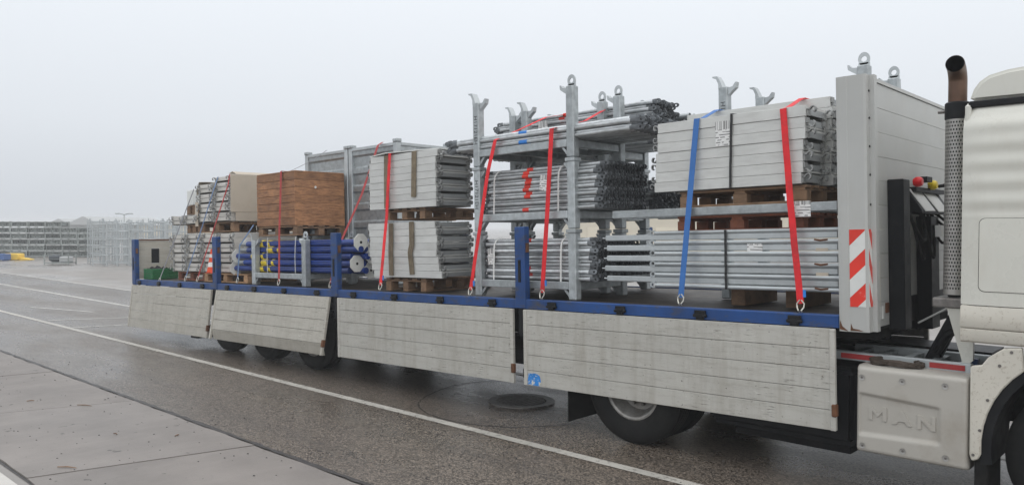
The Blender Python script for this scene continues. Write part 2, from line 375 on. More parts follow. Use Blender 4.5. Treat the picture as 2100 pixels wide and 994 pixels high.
# tar joint between asphalt and concrete, wandering a little
def wander(pts, wd, z, name, jit=.012, nmat='tar'):
    L = []; Rr = []
    for i, (x, y) in enumerate(pts):
        a = Vector(pts[max(i-1, 0)]); b = Vector(pts[min(i+1, len(pts)-1)]); d = (b-a).normalized(); n = Vector((-d.y, d.x))
        h = wd*(.6+.8*R.random())/2; c = Vector((x, y)) + n*R.uniform(-jit, jit)
        L.append((c+n*h).to_3d()+Vector((0, 0, z))); Rr.append((c-n*h).to_3d()+Vector((0, 0, z)))
    n = len(L); return struct(MB().add(L+Rr, [(i, i+1, n+i+1, n+i) for i in range(n-1)]), name, nmat)
wander([(-40+.12*i, -2.405) for i in range(560)], .05, .0045, 'tar_joint', .006)
mc = Vector((9.54, .75))
wander([(mc.x+1.26*math.cos(t)*(1+.05*math.sin(3*t)), mc.y+1.24*math.sin(t)) for t in [rad(130+3*i) for i in range(72)]], .020, .0045, 'tar_joint', .008)
# concrete pavement in separate slabs
pv = sheet(-40, 30, -4.26, -2.43, -.008); pvo = pv.build('pavement', 'tar'); pvo['kind'] = 'structure'
jx = [(-2.3-2.85*k, -2.1-2.85*k) for k in range(7, 0, -1)] + [(.2, .55), (2.95, 3.36), (5.55, 6.14), (8.5, 8.97), (11.3, 11.75), (14.2, 14.6), (17, 17.4), (19.9, 20.2)]
for a, b in zip(jx, jx[1:]):
    g = .011
    mb = MB(); n = 14; top = []; 
    lo = [(a[0]+g+(b[0]-a[0]-2*g)*i/n, -4.24+R.uniform(-.014, .014)) for i in range(n+1)]
    hi = [(a[1]+g+(b[1]-a[1]-2*g)*i/n, -2.445+R.uniform(-.010, .010)) for i in range(n+1)]
    poly = lo+hi[::-1]
    mb.prism(poly, 'z', -.03, .003+R.uniform(0, .003)); mb.build('slab', 'concrete_slab', pvo, smooth=False)
struct(MB().box(-40, 30, -4.60, -4.34, -.05, .012), 'kerb', 'kerb_stone', bevel=.012)
# twigs and grit on the concrete
for i, (x, y, a, l) in enumerate([(6.02, -2.95, .5, .20), (8.45, -3.92, .6, .18), (5.3, -3.3, 1.2, .08), (7.6, -3.2, .1, .07), (8.1, -2.8, 2.0, .06)]):
    d = Vector((math.cos(a), math.sin(a), 0))*l/2; p = Vector((x, y, .013))
    one(MB().tube([p-d, p+Vector((0, .008, .004)), p+d], [.004, .006, .003], 6), 'twig', 'wood_pallet', ['thin bent twig lying across a concrete slab far from the kerb', 'short twig lying on concrete beside the pale kerb', 'tiny twig on the concrete slab between two joints', 'small dark twig on the concrete near the asphalt seam', 'tiny dark twig close to the tar seam'][i], 'twig', (x, y, .006), frame=I4)
gm = MB()
for i in range(420):
    x = R.uniform(1, 13); y = R.choice([R.uniform(-4.2, -2.5), R.uniform(-2.4, 1.5)]); s = R.uniform(.003, .010)
    gm.add([(x-s, y-s, .004), (x+s, y-s*.6, .004), (x+s*.7, y+s, .004), (x-s*.8, y+s*.8, .004), (x, y, .004+s)], [(0, 1, 4), (1, 2, 4), (2, 3, 4), (3, 0, 4)])
g = gm.build('grit', 'tar', smooth=False); tag(g, 'loose dark grit scattered over the road and concrete', 'grit', kind='stuff')
# manhole
mh = thing('manhole_cover', 'round cast iron manhole cover set in the asphalt beside the trailer', 'manhole', (9.54, .75, 0), frame=I4)
MB().lathe([(.30, .010), (.40, .012), (.40, .0), (.30, .0)], (9.54, .75, .002), 'z', 40, True).build('frame', 'iron', mh)
MB().lathe([(.001, .005), (.285, .005), (.285, -.004)], (9.54, .75, .002), 'z', 40).build('cover', 'iron', mh)
for k in range(-4, 5):
    h = math.sqrt(.27**2-(k*.06)**2)
    MB().box(9.54+k*.06-.012, 9.54+k*.06+.012, .75-h, .75+h, .007, .013).build('rib', 'iron', mh)

# ------------------------------------------------------------------ trailer
tr = thing('flatbed_trailer', 'long flatbed semi trailer with blue sills and hanging grey aluminium drop sides', 'trailer', (6.8, 1.25, -SZ+.02))
LEN = 13.57; W = 2.5
MB().box(.02, LEN, .06, W-.06, -.055, -.012).build('deck_floor', 'deck_ply', tr)
def sill(y0, y1):
    return MB().prism([(y0, -.105), (y1, -.105), (y1, .0), (y0+.012, .0), (y0, -.012)], 'x', 0, LEN)
MB().prism([(0, -.102), (.058, -.102), (.058, 0), (.01, 0), (0, -.01)], 'x', 0, LEN).build('sill', 'blue_paint', tr)
MB().prism([(W, -.102), (W-.058, -.102), (W-.058, 0), (W-.01, 0), (W, -.01)], 'x', 0, LEN).build('sill', 'blue_paint', tr)
# hinges: .875 m apart along the sill
hin = MB().box(-.055, .055, -.022, -.001, -.055, -.020).box(-.035, .035, -.030, -.001, -.105, -.05).cyl((-.065, -.016, -.066), (.065, -.016, -.066), .016, 8).mesh('hinge', 'black_steel', bevel=.004)
for i in range(16): put(hin, 'hinge', tr, (.32+.86*i, 0, 0))
for i in range(16): put(hin, 'hinge', tr, (.32+.86*i, W, 0), (0, 0, PI))
# posts
def post(x, w, y, sgn):
    mb = MB(); y0, y1 = (y-.012, y+.075) if sgn > 0 else (y-.075, y+.012)
    mb.box(x-w/2, x+w/2, y0, y1, -.10, .775)
    p = mb.build('side_post', 'blue_paint', tr, bevel=.008)
    if sgn > 0:
        MB().box(x-.018, x+.018, y0-.006, y0-.001, .18, .42).build('latch_slot', 'black_steel', p)
        MB().box(x-w/2-.014, x-w/2-.001, y0+.02, y0+.06, .50, .60).build('latch', 'rust', p)
        MB().box(x+w/2+.001, x+w/2+.014, y0+.02, y0+.06, .50, .60).build('latch', 'rust', p)
        MB().box(x-.03, x+.03, y0+.01, y0+.05, -.40, -.103).build('post_foot', 'black_steel', p)
for x in (.05, 3.34, 6.76, 10.2):
    post(x, .145, 0, 1); post(x, .145, W, -1)
# drop sides hanging from the sill: five planks each
def panel(x0, x1, ytop, lean, side=1, sticker=False, pm='panel_alu'):
    """hangs from z=-.108 to -.915, bottom leaning out by `lean` metres"""
    p = bpy.data.objects.new('drop_side', None); C.objects.link(p); p.parent = tr; p.location = Vector((x0, ytop, -.108))-ORG[tr.name]; ORG[p.name] = Vector((x0, ytop, -.108))
    a = math.atan2(lean, .81)*side
    p.rotation_euler = (-a, 0, 0)
    o = ORG[p.name]; h = .161
    s = -side
    for i in range(5):
        zt = -.108-i*h-.001; zb = zt-h+.0045
        y0 = ytop+s*0; y1 = ytop+s*.026
        mb = MB().prism([(y0, zb), (y0, zt), (y1, zt), (y1+s*.0015, zt-.0025), (y1+s*.0015, zb+.0025), (y1, zb)], 'x', x0+.045, x1-.045)
        if lean > .12 and i == 4:
            for v in mb.v: v.y += s*-.10*max(0., (-.108-4*h-v.z))/h*.6
        mb.build('plank', pm, p, smooth=False)
    for xa, xb in ((x0, x0+.044), (x1-.044, x1)):
        MB().box(xa, xb, min(ytop-s*.004, ytop+s*.038), max(ytop-s*.004, ytop+s*.038), -.108-5*h, -.110).build('end_rail', pm, p, bevel=.006)
    MB().box(x1-.028, x1+.012, min(ytop, ytop+s*.052), max(ytop, ytop+s*.052), -.80, -.70).build('latch', 'rust', p, bevel=.008)
    MB().box(x0-.022, x0+.010, min(ytop, ytop+s*.03), max(ytop, ytop+s*.03), -.84, -.74).build('latch', 'black_steel', p, bevel=.008)
    if sticker:
        poly = [(x0+.05, -.90), (x0+.21, -.905), (x0+.235, -.86), (x0+.22, -.80), (x0+.17, -.775), (x0+.06, -.782)]
        yy = ytop-.0290
        st = MB().prism(poly, 'y', yy-.001, yy).build('sticker', 'sticker_blue', p); st['label'] = 'torn blue and white square sticker'
    return p
p1 = panel(.03, 3.27, -.002, .10, pm='panel_dirty')
p2 = panel(3.44, 6.68, -.002, .15, pm='panel_dirty'); p2['label'] = 'drop side swung outward at its bottom edge'
p3 = panel(6.86, 10.11, -.002, .0)
p4 = panel(10.26, 13.55, -.002, .0, sticker=True)
for a, b in ((.03, 3.27), (3.44, 6.68), (6.86, 10.11), (10.26, 13.55)): panel(a, b, W+.002, .0, -1)
# lift-up rear gate
gp = bpy.data.objects.new('tail_gate', None); C.objects.link(gp); gp.parent = tr; gp.location = Vector((0, 1.25, 0))-ORG[tr.name]; ORG[gp.name] = Vector((0, 1.25, 0))
for i in range(5):
    z0 = .005+i*.148
    if i in (2, 3):
        MB().box(-.03, .0, .09, .36, z0, z0+.145).build('plank', 'panel_dirty', gp); MB().box(-.03, .0, .52, W-.09, z0, z0+.145).build('plank', 'panel_dirty', gp)
    else: MB().box(-.03, .0, .09, W-.09, z0, z0+.145).build('plank', 'panel_dirty', gp)
MB().box(-.035, .012, .08, W-.08, .747, .775).build('top_rail', 'rust', gp)
MB().box(-.028, -.022, .36, .52, .305, .59).build('handle_pocket', 'black_steel', gp)
# headboard
hb = bpy.data.objects.new('headboard', None); C.objects.link(hb); hb.parent = tr; hb.location = Vector((13.7, 1.25, 0))-ORG[tr.name]; ORG[hb.name] = Vector((13.7, 1.25, 0))
for ys, sgn in ((0, 1), (W, -1)):
    def Y(v): return ys+sgn*v
    pr = [(13.575, Y(.006)), (13.60, Y(0)), (13.655, Y(0)), (13.66, Y(.004)), (13.78, Y(.004)), (13.80, Y(.012)), (13.80, Y(.085)), (13.835, Y(.09)), (13.835, Y(.155)), (13.74, Y(.155)), (13.74, Y(.06)), (13.575, Y(.06))]
    cp = MB().prism(pr, 'z', -.125, 1.865).build('corner_post', 'headboard_paint', hb, smooth=False)
    for z in (1.74, 1.53, 1.31, 1.09, .86): MB().cyl((13.80, Y(.07), z), (13.806, Y(.07), z), .009, 8).build('bolt', 'black_steel', cp)
    MB().prism([(13.58, -.11), (13.645, -.122), (13.60, -.085), (13.582, -.04)], 'y', *sorted((Y(-.0015), Y(.001)))).build('rust_patch', 'rust', cp)
    MB().prism([(13.66, -.118), (13.76, -.118), (13.72, -.105), (13.68, -.10), (13.665, -.06)], 'y', *sorted((Y(.0025), Y(.005)))).build('rust_patch', 'rust', cp)
    # chevron plates: side face and front face
    sp = MB().box(13.662, 13.780, *sorted((Y(.0005), Y(.0035))), .07, .67).build('chevron_plate', 'white_film', hb)
    fp = MB().box(13.8005, 13.8035, *sorted((Y(.014), Y(.083))), .07, .67).build('chevron_plate', 'white_film', hb)
    def clipz(poly, lo=.07, hi=.67):
        for zz, keep in ((lo, 1), (hi, -1)):
            o = []
            for i in range(len(poly)):
                a, b = poly[i], poly[(i+1) % len(poly)]
                ia = (a[1]-zz)*keep >= 0; ib = (b[1]-zz)*keep >= 0
                if ia: o.append(a)
                if ia != ib:
                    t = (zz-a[1])/(b[1]-a[1]); o.append((a[0]+t*(b[0]-a[0]), zz))
            poly = o
            if not poly: return []
        return poly
    for k in range(-1, 4):
        zb = .155+.265*k-.14; hgt = .125; rise = .115
        q = clipz([(13.662, zb), (13.780, zb+rise), (13.780, zb+rise+hgt), (13.662, zb+hgt)])
        if len(q) > 2: MB().prism(q, 'y', *sorted((Y(-.0005), Y(.0004)))).build('red_stripe', 'red_film', sp, smooth=False)
        zb2 = zb+rise
        q = clipz([(Y(.014), zb2), (Y(.083), zb2-.075*2), (Y(.083), zb2-.075*2+hgt), (Y(.014), zb2+hgt)])
        if len(q) > 2: MB().prism(q, 'x', 13.8036, 13.8046).build('red_stripe', 'red_film', fp, smooth=False)
nP = 10; ph = 1.92/nP
for i in range(nP):
    z0 = -.10+i*ph
    MB().box(13.772, 13.806+.0008*(i % 2), .158, W-.158, z0+.0008, z0+ph-.0008).build('plank', 'headboard_paint', hb, bevel=.0012)
MB().box(13.765, 13.818, .158, W-.158, 1.822, 1.85).build('top_rail', 'headboard_paint', hb)
MB().box(13.808, 13.93, .45, .62, -.14, 1.07).build('front_beam', 'black_steel', hb, bevel=.006)
MB().box(13.808, 13.93, 1.20, 1.44, -.20, .78).build('front_beam', 'black_steel', hb, bevel=.006)
MB().box(13.808, 13.815, .62, 2.3, -.12, .10).build('kick_plate', 'black_steel', hb)
for y in (.20, .27): MB().box(13.808, 13.815, y, y+.035, -.04, .06).build('side_marker', 'white_film', hb)
MB().box(13.81, 13.818, .19, .215, .07, .42).build('side_marker', 'paper_cream', hb)
MB().box(13.808, 13.816, .36, .43, .0, .08).build('side_marker', 'rust', hb)
# air and light couplings on the headboard
cpn = bpy.data.objects.new('coupling_panel', None); C.objects.link(cpn); cpn.parent = tr; cpn.location = Vector((13.9, 1.3, .9))-ORG[tr.name]; ORG[cpn.name] = Vector((13.9, 1.3, .9))
MB().prism([(13.81, .80), (13.96, .80), (13.955, .83), (13.85, 1.005), (13.81, 1.005)], 'y', .84, 1.72).build('sloped_tray', 'black_steel', cpn, bevel=.004)
for ya, yb, sk in ((.88, 1.20, .03), (1.27, 1.62, .05)):
    MB().add([(13.857, ya-sk, 1.01), (13.857, yb-sk, 1.005), (13.968, yb, .825), (13.968, ya+.04, .82), (13.853, ya-sk, 1.005), (13.853, yb-sk, 1.0), (13.964, yb, .82), (13.964, ya+.04, .815)], [(0, 1, 2, 3), (7, 6, 5, 4), (0, 4, 5, 1), (1, 5, 6, 2), (2, 6, 7, 3), (3, 7, 4, 0)]).build('document_sheet', 'paper_white', cpn)
MB().box(13.81, 13.90, .90, 1.75, .985, 1.025).build('bracket', 'black_steel', cpn)
MB().lathe([(.001, .05), (.03, .05), (.042, .03), (.042, 0), (.03, -.02), (.001, -.02)], (13.90, .90, 1.065), 'x', 16).build('red_air_coupling', 'plastic_red', cpn)
MB().lathe([(.001, .05), (.03, .05), (.042, .03), (.042, 0), (.03, -.02), (.001, -.02)], (13.90, 1.33, 1.055), 'x', 16).build('yellow_air_coupling', 'plastic_yellow', cpn)
MB().box(13.86, 13.93, 1.10, 1.26, 1.075, 1.12).build('socket', 'black_steel', cpn)
for k, (y0, y1, dz) in enumerate([(1.0, .72, .35), (1.1, .66, .22), (1.3, 1.9, .12), (1.5, 2.05, .10), (1.45, 2.2, -.08), (1.2, 1.75, .28), (1.35, .95, .4)]):
    pts = []
    for i in range(13):
        t = i/12; pts.append((13.90+.06*math.sin(PI*t), y0+(y1-y0)*t, .80-dz*math.sin(PI*t)*1.1+.02*k*t))
    MB().tube(pts, .012, 6).build('hose', 'rubber', cpn)
MB().tube([(13.92, 1.5, 1.05), (14.0, 1.6, 1.07), (14.12, 1.75, 1.04), (14.2, 1.95, .94)], .016, 8).build('hose', 'rubber', cpn)
MB().box(13.94, 13.99, 1.28, 1.36, .60, .70).build('tag', 'paper_white', cpn)
pts = []
for i in range(190):
    t = i/189; a = t*2*PI*19
    pts.append((14.02+.028*math.cos(a), 1.80+.028*math.sin(a), .63-.75*t))
MB().tube(pts, .0075, 5).build('spiral_cable', 'rubber', cpn)
MB().tube([(13.9, .9, -.12), (13.98, 1.1, -.06), (14.02, 1.35, -.02), (14.02, 1.6, -.06), (14.05, 1.75, -.16)], .008, 6).build('pale_cable', 'white_band', cpn)
# chassis and running gear
for y in (.72, 1.66): MB().box(.25, 11.6, y, y+.12, -.46, -.058).build('chassis_rail', 'chassis', tr)
for y in (.72, 1.66): MB().box(11.4, 13.7, y, y+.12, -.26, -.058).build('chassis_rail', 'chassis', tr)
for i in range(13): MB().box(.4+i*1.05, .47+i*1.05, .07, W-.07, -.14, -.06).build('cross_member', 'chassis', tr)
MB().box(13.0, 13.78, .2, W-.2, -.20, -.13).build('nose_plate', 'chassis', tr)
for y in (.10, W-.16): MB().box(7.0, 10.6, y, y+.03, -.72, -.55).build('underrun_rail', 'chassis', tr)
MB().box(9.5, 10.3, .5, 2.0, -.75, -.47).build('support_box', 'chassis', tr)
MB().box(-.06, .02, .2, W-.2, -.62, -.5).build('rear_bumper', 'chassis', tr)
for y in (.3, 2.0):
    MB().box(9.1, 9.22, y, y+.12, -.90, -.10).build('landing_leg', 'chassis', tr)
MB().box(2.30, 2.55, .06, .50, -.98, -.78).build('mudguard', 'black_steel', tr)
def wheel(parent, x, y0, sgn, r, z, dual=False, name='wheel'):
    """outer tyre face at y0, going in by sgn"""
    wo = bpy.data.objects.new(name, None); C.objects.link(wo); wo.parent = parent; wo.location = Vector((x, y0+sgn*.15, z))-ORG[parent.name]; ORG[wo.name] = Vector((x, y0+sgn*.15, z))
    wd = .31; s = sgn
    prof = [(.30, .03*s), (.33, .012*s), (.42, .0), (r-.06, .012*s), (r-.012, .04*s), (r, .065*s)]
    for k in range(4): 
        yy = .065+.18*(k+.5)/4
        prof += [(r, (yy-.016)*s), (r-.012, (yy-.009)*s), (r-.012, (yy+.009)*s), (r, (yy+.016)*s)]
    prof += [(r, (wd-.065)*s), (r-.012, (wd-.04)*s), (r-.06, (wd-.012)*s), (.42, wd*s), (.33, (wd-.012)*s), (.30, (wd-.03)*s)]
    MB().lathe(prof, (x, y0, z), 'y', 48).build('tyre', 'rubber', wo)
    MB().lathe([(.302, .028*s), (.288, .022*s), (.272, .034*s), (.262, .07*s), (.245, .13*s), (.215, .165*s), (.17, .172*s), (.13, .150*s), (.12, .10*s), (.085, .085*s), (.001, .085*s)], (x, y0, z), 'y', 40).build('rim', 'rim', wo)
    for k in range(10):
        a = 2*PI*k/10; MB().cyl((x+.167*math.cos(a), y0+.168*s, z+.167*math.sin(a)), (x+.167*math.cos(a), y0+.13*s, z+.167*math.sin(a)), .016, 6).build('wheel_nut', 'iron', wo)
    MB().lathe([(.30, .29*s), (.001, .29*s)], (x, y0, z), 'y', 24).build('back_disc', 'chassis', wo)
    if dual: MB().lathe([(q, h+.345*s) for q, h in prof], (x, y0, z), 'y', 48).build('inner_tyre', 'chassis', wo)  # inner tyre in the blacker chassis tone, its shade put into the colour
    return wo
for x in (3.3, 4.6, 5.9):
    zc = .505-SZ-x*math.sin(TP)
    wheel(tr, x, .17, 1, .505, zc); wheel(tr, x, W-.17, -1, .505, zc)
    MB().cyl((x, .3, zc), (x, W-.3, zc), .07, 12).build('axle', 'chassis', tr)
    MB().box(x-.45, x+.45, .04, .55, -.36, -.33).build('mudguard', 'black_steel', tr)  # guard plate added over each near rear wheel to keep it darker

# ------------------------------------------------------------------ tractor (stands level on the road)
tk = thing('truck_tractor', 'cream white truck tractor with side exhaust stack and embossed silencer cover', 'truck', (14.5, 1.25, 0.0), frame=I4)
def grp(name, loc):
    o = bpy.data.objects.new(name, None); C.objects.link(o); o.parent = tk; o.location = Vector(loc)-ORG[tk.name]; ORG[o.name] = Vector(loc); return o
cab = grp('cab', (15.5, 1.25, 1.3))
# side walls with soft horizontal ribs on the sleeper part
def sidewall(y, sgn):
    mb = MB(); nx, nz = 26, 90; x0, x1, z0, z1 = 14.415, 16.55, 1.56, 3.0; vs = []
    for j in range(nz+1):
        z = z0+(z1-z0)*j/nz
        for i in range(nx+1):
            x = x0+(x1-x0)*i/nx
            xx = x + (max(0, z-2.2)*-.42 if i == nx else 0)*1.0
            rib = .0045*math.sin((2.93-z)/.135*2*PI) if 2.18 < z < 2.93 and x < 15.35 else 0
            fade = min(1, max(0, (x-14.44)/.05))*min(1, max(0, (15.35-x)/.08))
            edge = max(0, 1-(x-14.415)/.035); inn = .035*edge*edge + .11*max(0, (z-2.75)/.25)**2
            vs.append((xx, y+sgn*(inn+rib*fade), z))
    fs = [(j*(nx+1)+i, j*(nx+1)+i+1, (j+1)*(nx+1)+i+1, (j+1)*(nx+1)+i) for j in range(nz) for i in range(nx)]
    return mb.add(vs, fs).build('side_wall', 'cab_paint', cab, ang=60)
sw = sidewall(0, 1); sidewall(2.5, -1)
MB().box(14.42, 14.46, .05, 2.45, 1.4, 2.98).build('rear_wall', 'cab_paint', cab, bevel=.01)
rf = [(14.43, 3.005), (14.435, 3.04), (14.455, 3.10), (14.49, 3.15), (14.55, 3.19), (14.66, 3.215), (14.9, 3.235), (15.6, 3.22), (16.0, 3.12), (16.3, 3.005)]
MB().prism(rf, 'y', .12, 2.38).build('roof', 'cab_paint', cab, bevel=.05, seg=3, ang=50)
MB().prism([(14.44, 2.955), (14.44, 3.004), (16.2, 3.02), (16.2, 2.975)], 'y', .055, .115).build('gutter_strip', 'black_steel', cab, bevel=.008)
MB().prism([(14.44, 2.955), (14.44, 3.004), (16.2, 3.02), (16.2, 2.975)], 'y', 2.385, 2.445).build('gutter_strip', 'black_steel', cab, bevel=.008)
for y0, sgn in ((0, 1), (2.5, -1)):
    # lower skirt
    pr = [(y0+sgn*.0, 1.555), (y0-sgn*.012, 1.50), (y0-sgn*.012, 1.40), (y0+sgn*.0, 1.395), (y0+sgn*.03, 1.395), (y0+sgn*.03, 1.555)]
    MB().prism(pr, 'x', 14.42, 15.35).build('skirt', 'cab_dirty', cab, bevel=.006)
    pr = [(y0-sgn*.008, 1.392), (y0-sgn*.008, 1.305), (y0+sgn*.02, 1.29), (y0+sgn*.05, 1.30), (y0+sgn*.05, 1.392)]
    MB().prism(pr, 'x', 14.42, 15.35).build('skirt', 'cab_dirty', cab, bevel=.006)
MB().box(14.42, 14.50, .05, 2.45, 1.3, 1.5).build('rear_skirt', 'cab_dirty', cab)
# locker hatch on the sleeper side
def rrect(x0, x1, z0, z1, r, n=6):
    o = []
    for cx, cz, a0 in ((x1-r, z1-r, 0), (x0+r, z1-r, 90), (x0+r, z0+r, 180), (x1-r, z0+r, 270)):
        o += [(cx+r*math.cos(rad(a0+90*i/n)), cz+r*math.sin(rad(a0+90*i/n))) for i in range(n+1)]
    return o
for y0, sgn in ((0, 1), (2.5, -1)):
    MB().prism(rrect(14.53, 15.28, 1.655, 2.172, .04), 'y', *sorted((y0-sgn*.0008, y0+sgn*.004))).build('hatch_seal', 'black_steel', cab, smooth=False)
    MB().prism(rrect(14.5335, 15.2765, 1.6585, 2.1685, .038), 'y', *sorted((y0-sgn*.004, y0+sgn*.004))).build('hatch', 'cab_paint', cab, bevel=.002)
    MB().prism([(15.40, 1.30), (16.45, 1.30), (16.45, 2.15), (16.2, 2.86), (15.40, 2.86)], 'y', *sorted((y0-sgn*.012, y0+sgn*.004))).build('door', 'cab_paint', cab, bevel=.008)
    MB().prism([(15.47, 2.12), (16.38, 2.12), (16.15, 2.80), (15.47, 2.80)], 'y', *sorted((y0-sgn*.016, y0-sgn*.004))).build('side_window', 'glass_dark', cab, bevel=.004)
    MB().box(15.45, 15.60, *sorted((y0-sgn*.03, y0-sgn*.012)), 1.98, 2.02).build('door_handle', 'black_steel', cab)
    MB().box(16.35, 16.45, *sorted((y0-sgn*.32, y0-sgn*.08)), 2.2, 2.75).build('mirror', 'black_steel', cab, bevel=.02)
MB().prism([(16.55, .45), (16.72, .5), (16.72, 1.1), (16.62, 1.35), (16.60, 2.15), (16.28, 3.0), (16.2, 3.0), (16.4, 2.1), (16.4, .45)], 'y', .03, 2.47).build('front_face', 'cab_paint', cab, bevel=.03, seg=2)
MB().prism([(16.605, 2.18), (16.33, 2.93), (16.32, 2.92), (16.595, 2.17)], 'y', .2, 2.3).build('windscreen', 'glass_dark', cab)
# chassis, fifth wheel, fuel tank, catwalk
for y in (.75, 1.63): MB().box(10.7, 16.5, y, y+.12, .62, .90).build('frame_rail', 'chassis', tk)
MB().box(11.1, 12.4, .8, 1.7, .92, 1.06).build('fifth_wheel', 'chassis', tk, bevel=.01)
for y, s in ((.06, 1), (2.44, -1)):
    wheel(tk, 11.57, y, s, .535, .535, True, 'drive_wheel')
    wheel(tk, 15.22, y, s, .535, .535, False, 'front_wheel')
MB().cyl((11.57, .5, .535), (11.57, 2.0, .535), .13, 16).build('axle', 'chassis', tk)
MB().cyl((15.22, .4, .50), (15.22, 2.1, .50), .07, 12).build('axle', 'chassis', tk)
for y0 in (.08, 1.75):
    MB().box(10.785, 10.80, y0, y0+.60, .09, .75).build('mudflap', 'rubber', tk)
    pts = [(11.57+.64*math.cos(rad(a)), .535+.64*math.sin(rad(a))) for a in range(20, 165, 12)]
    pts2 = [(11.57+.615*math.cos(rad(a)), .535+.615*math.sin(rad(a))) for a in range(164, 19, -12)]
    MB().prism(pts+pts2, 'y', y0, y0+.62).build('mudguard', 'black_steel', tk)
MB().box(12.35, 13.66, .14, .70, .34, .98).build('fuel_tank', 'black_steel', tk, bevel=.06, seg=3)
MB().box(12.6, 13.6, .2, .6, .28, .335).build('tank_bracket', 'chassis', tk)
MB().box(12.4, 14.3, 1.8, 2.4, .36, .98).build('fuel_tank', 'black_steel', tk, bevel=.05, seg=2)
MB().box(13.4, 14.44, .25, .31, 1.03, 1.10).build('catwalk_rail', 'galv_pale', tk, bevel=.004)
MB().box(14.16, 14.40, .244, .2485, 1.045, 1.085).build('red_strip', 'red_web_dull', tk)
MB().box(13.5, 13.8, .244, .2485, 1.045, 1.085).build('red_strip', 'red_web_dull', tk)
MB().box(13.4, 14.44, .85, .91, 1.02, 1.09).build('catwalk_rail', 'galv_pale', tk, bevel=.004)
for i in range(5): MB().box(13.5+i*.2, 13.56+i*.2, .315, .845, 1.035, 1.065).build('catwalk_tread', 'galv', tk)
MB().box(14.38, 14.45, .40, .46, 1.03, 1.12).build('blue_clip', 'blue_paint', tk)
# support struts behind the cab
MB().prism([(14.02, 1.05), (14.13, 1.05), (14.33, 1.52), (14.24, 1.52)], 'y', .62, .72).build('cab_strut', 'black_steel', tk, bevel=.01)
MB().tube([(14.1, .66, 1.1), (14.22, .5, 1.28), (14.36, .42, 1.36)], .035, 8).build('cab_strut', 'black_steel', tk)
MB().prism([(14.26, 1.50), (14.44, 1.52), (14.44, 1.12), (14.38, 1.06)], 'y', .30, .34).build('gusset', 'cab_paint', tk)
MB().box(14.16, 14.40, .28, .60, 1.50, 1.575).build('stack_base', 'iron', tk, bevel=.01)
# silencer cover with a recessed middle, raised letters
def cover():
    mb = MB(); x0, x1, z0, z1 = 13.705, 14.48, .37, 1.035; nx, nz = 70, 70; vs = []
    def sm(a, b, t): t = min(1, max(0, (t-a)/(b-a))); return t*t*(3-2*t)
    for j in range(nz+1):
        z = z0+(z1-z0)*j/nz
        for i in range(nx+1):
            x = x0+(x1-x0)*i/nx; u = (x-13.72)/.57
            zt = .825-.035*u; zb = .505+.022*u
            rec = sm(zb-.015, zb+.022, z)*(1-sm(zt-.015, zt+.012, z))*sm(13.725, 13.74, x)*(1-sm(14.27, 14.31, x))
            y = .022*rec
            ex = min(x-x0, x1-x); ez = min(z-z0, z1-z)
            for d in (ex, ez):
                if d < .035: y += .035-math.sqrt(max(0, .035**2-(.035-d)**2))
            vs.append((x, y, z))
    fs = [(j*(nx+1)+i, j*(nx+1)+i+1, (j+1)*(nx+1)+i+1, (j+1)*(nx+1)+i) for j in range(nz) for i in range(nx)]
    n = len(vs); ring = [i for i in range(nx+1)] + [j*(nx+1)+nx for j in range(1, nz+1)] + [nz*(nx+1)+i for i in range(nx-1, -1, -1)] + [j*(nx+1) for j in range(nz-1, 0, -1)]
    vs += [(vs[q][0], .58, vs[q][2]) for q in ring]
    m = len(ring); fs += [(ring[k], n+k, n+(k+1) % m, ring[(k+1) % m]) for k in range(m)]; fs.append(tuple(n+k for k in range(m)))
    return mb.add(vs, fs)
cvo = cover().build('silencer_cover', 'cover_paint', tk, ang=40)
def letter(poly_list, x, z, w_, h_):
    mb = MB()
    for poly in poly_list: mb.prism([(x+(px-.5)*w_, z+(pz-.5)*h_) for px, pz in poly], 'y', .013, .030)
    return mb.build('raised_letter', 'cover_paint', cvo, bevel=.0028, seg=2)
letter([[(0, 0), (.24, 0), (.24, .62), (.5, .22), (.76, .62), (.76, 0), (1, 0), (1, 1), (.80, 1), (.5, .56), (.20, 1), (0, 1)]], 13.862, .682, .135, .105)
letter([[(0, 0), (.24, 0), (.35, .24), (.65, .24), (.76, 0), (1, 0), (.62, 1), (.38, 1)]], 14.035, .674, .145, .105)
letter([[(0, 0), (.23, 0), (.23, .62), (.76, 0), (1, 0), (1, 1), (.77, 1), (.77, .40), (.24, 1), (0, 1)]], 14.205, .666, .125, .105)
for x, z in ((13.75, .95), (14.04, .955), (14.33, .96), (13.76, .425), (14.05, .435), (14.34, .44)):
    MB().lathe([(.022, -.004), (.016, -.002), (.001, -.003)], (x, -.002, z), 'y', 14).build('bolt', 'shield_steel', cvo)
    MB().cyl((x, -.008, z), (x, -.003, z), .009, 6).build('bolt', 'iron', cvo)
# coiled cable lying on the cover
cc = MB(); pts = []
for i in range(150):
    t = i/149; a = t*2*PI*6; rr = 1+.12*math.sin(5.3*a)
    pts.append((13.94+.17*rr*math.cos(a), .20+.10*rr*math.sin(a), 1.046+.030*t+.006*math.sin(3*a)))
cc.tube(pts, .013, 6)
one(cc, 'cable_coil', 'cable_brown', 'loosely coiled dark cable lying on top of the silencer cover', 'cable', (13.94, .2, 1.036), frame=I4)
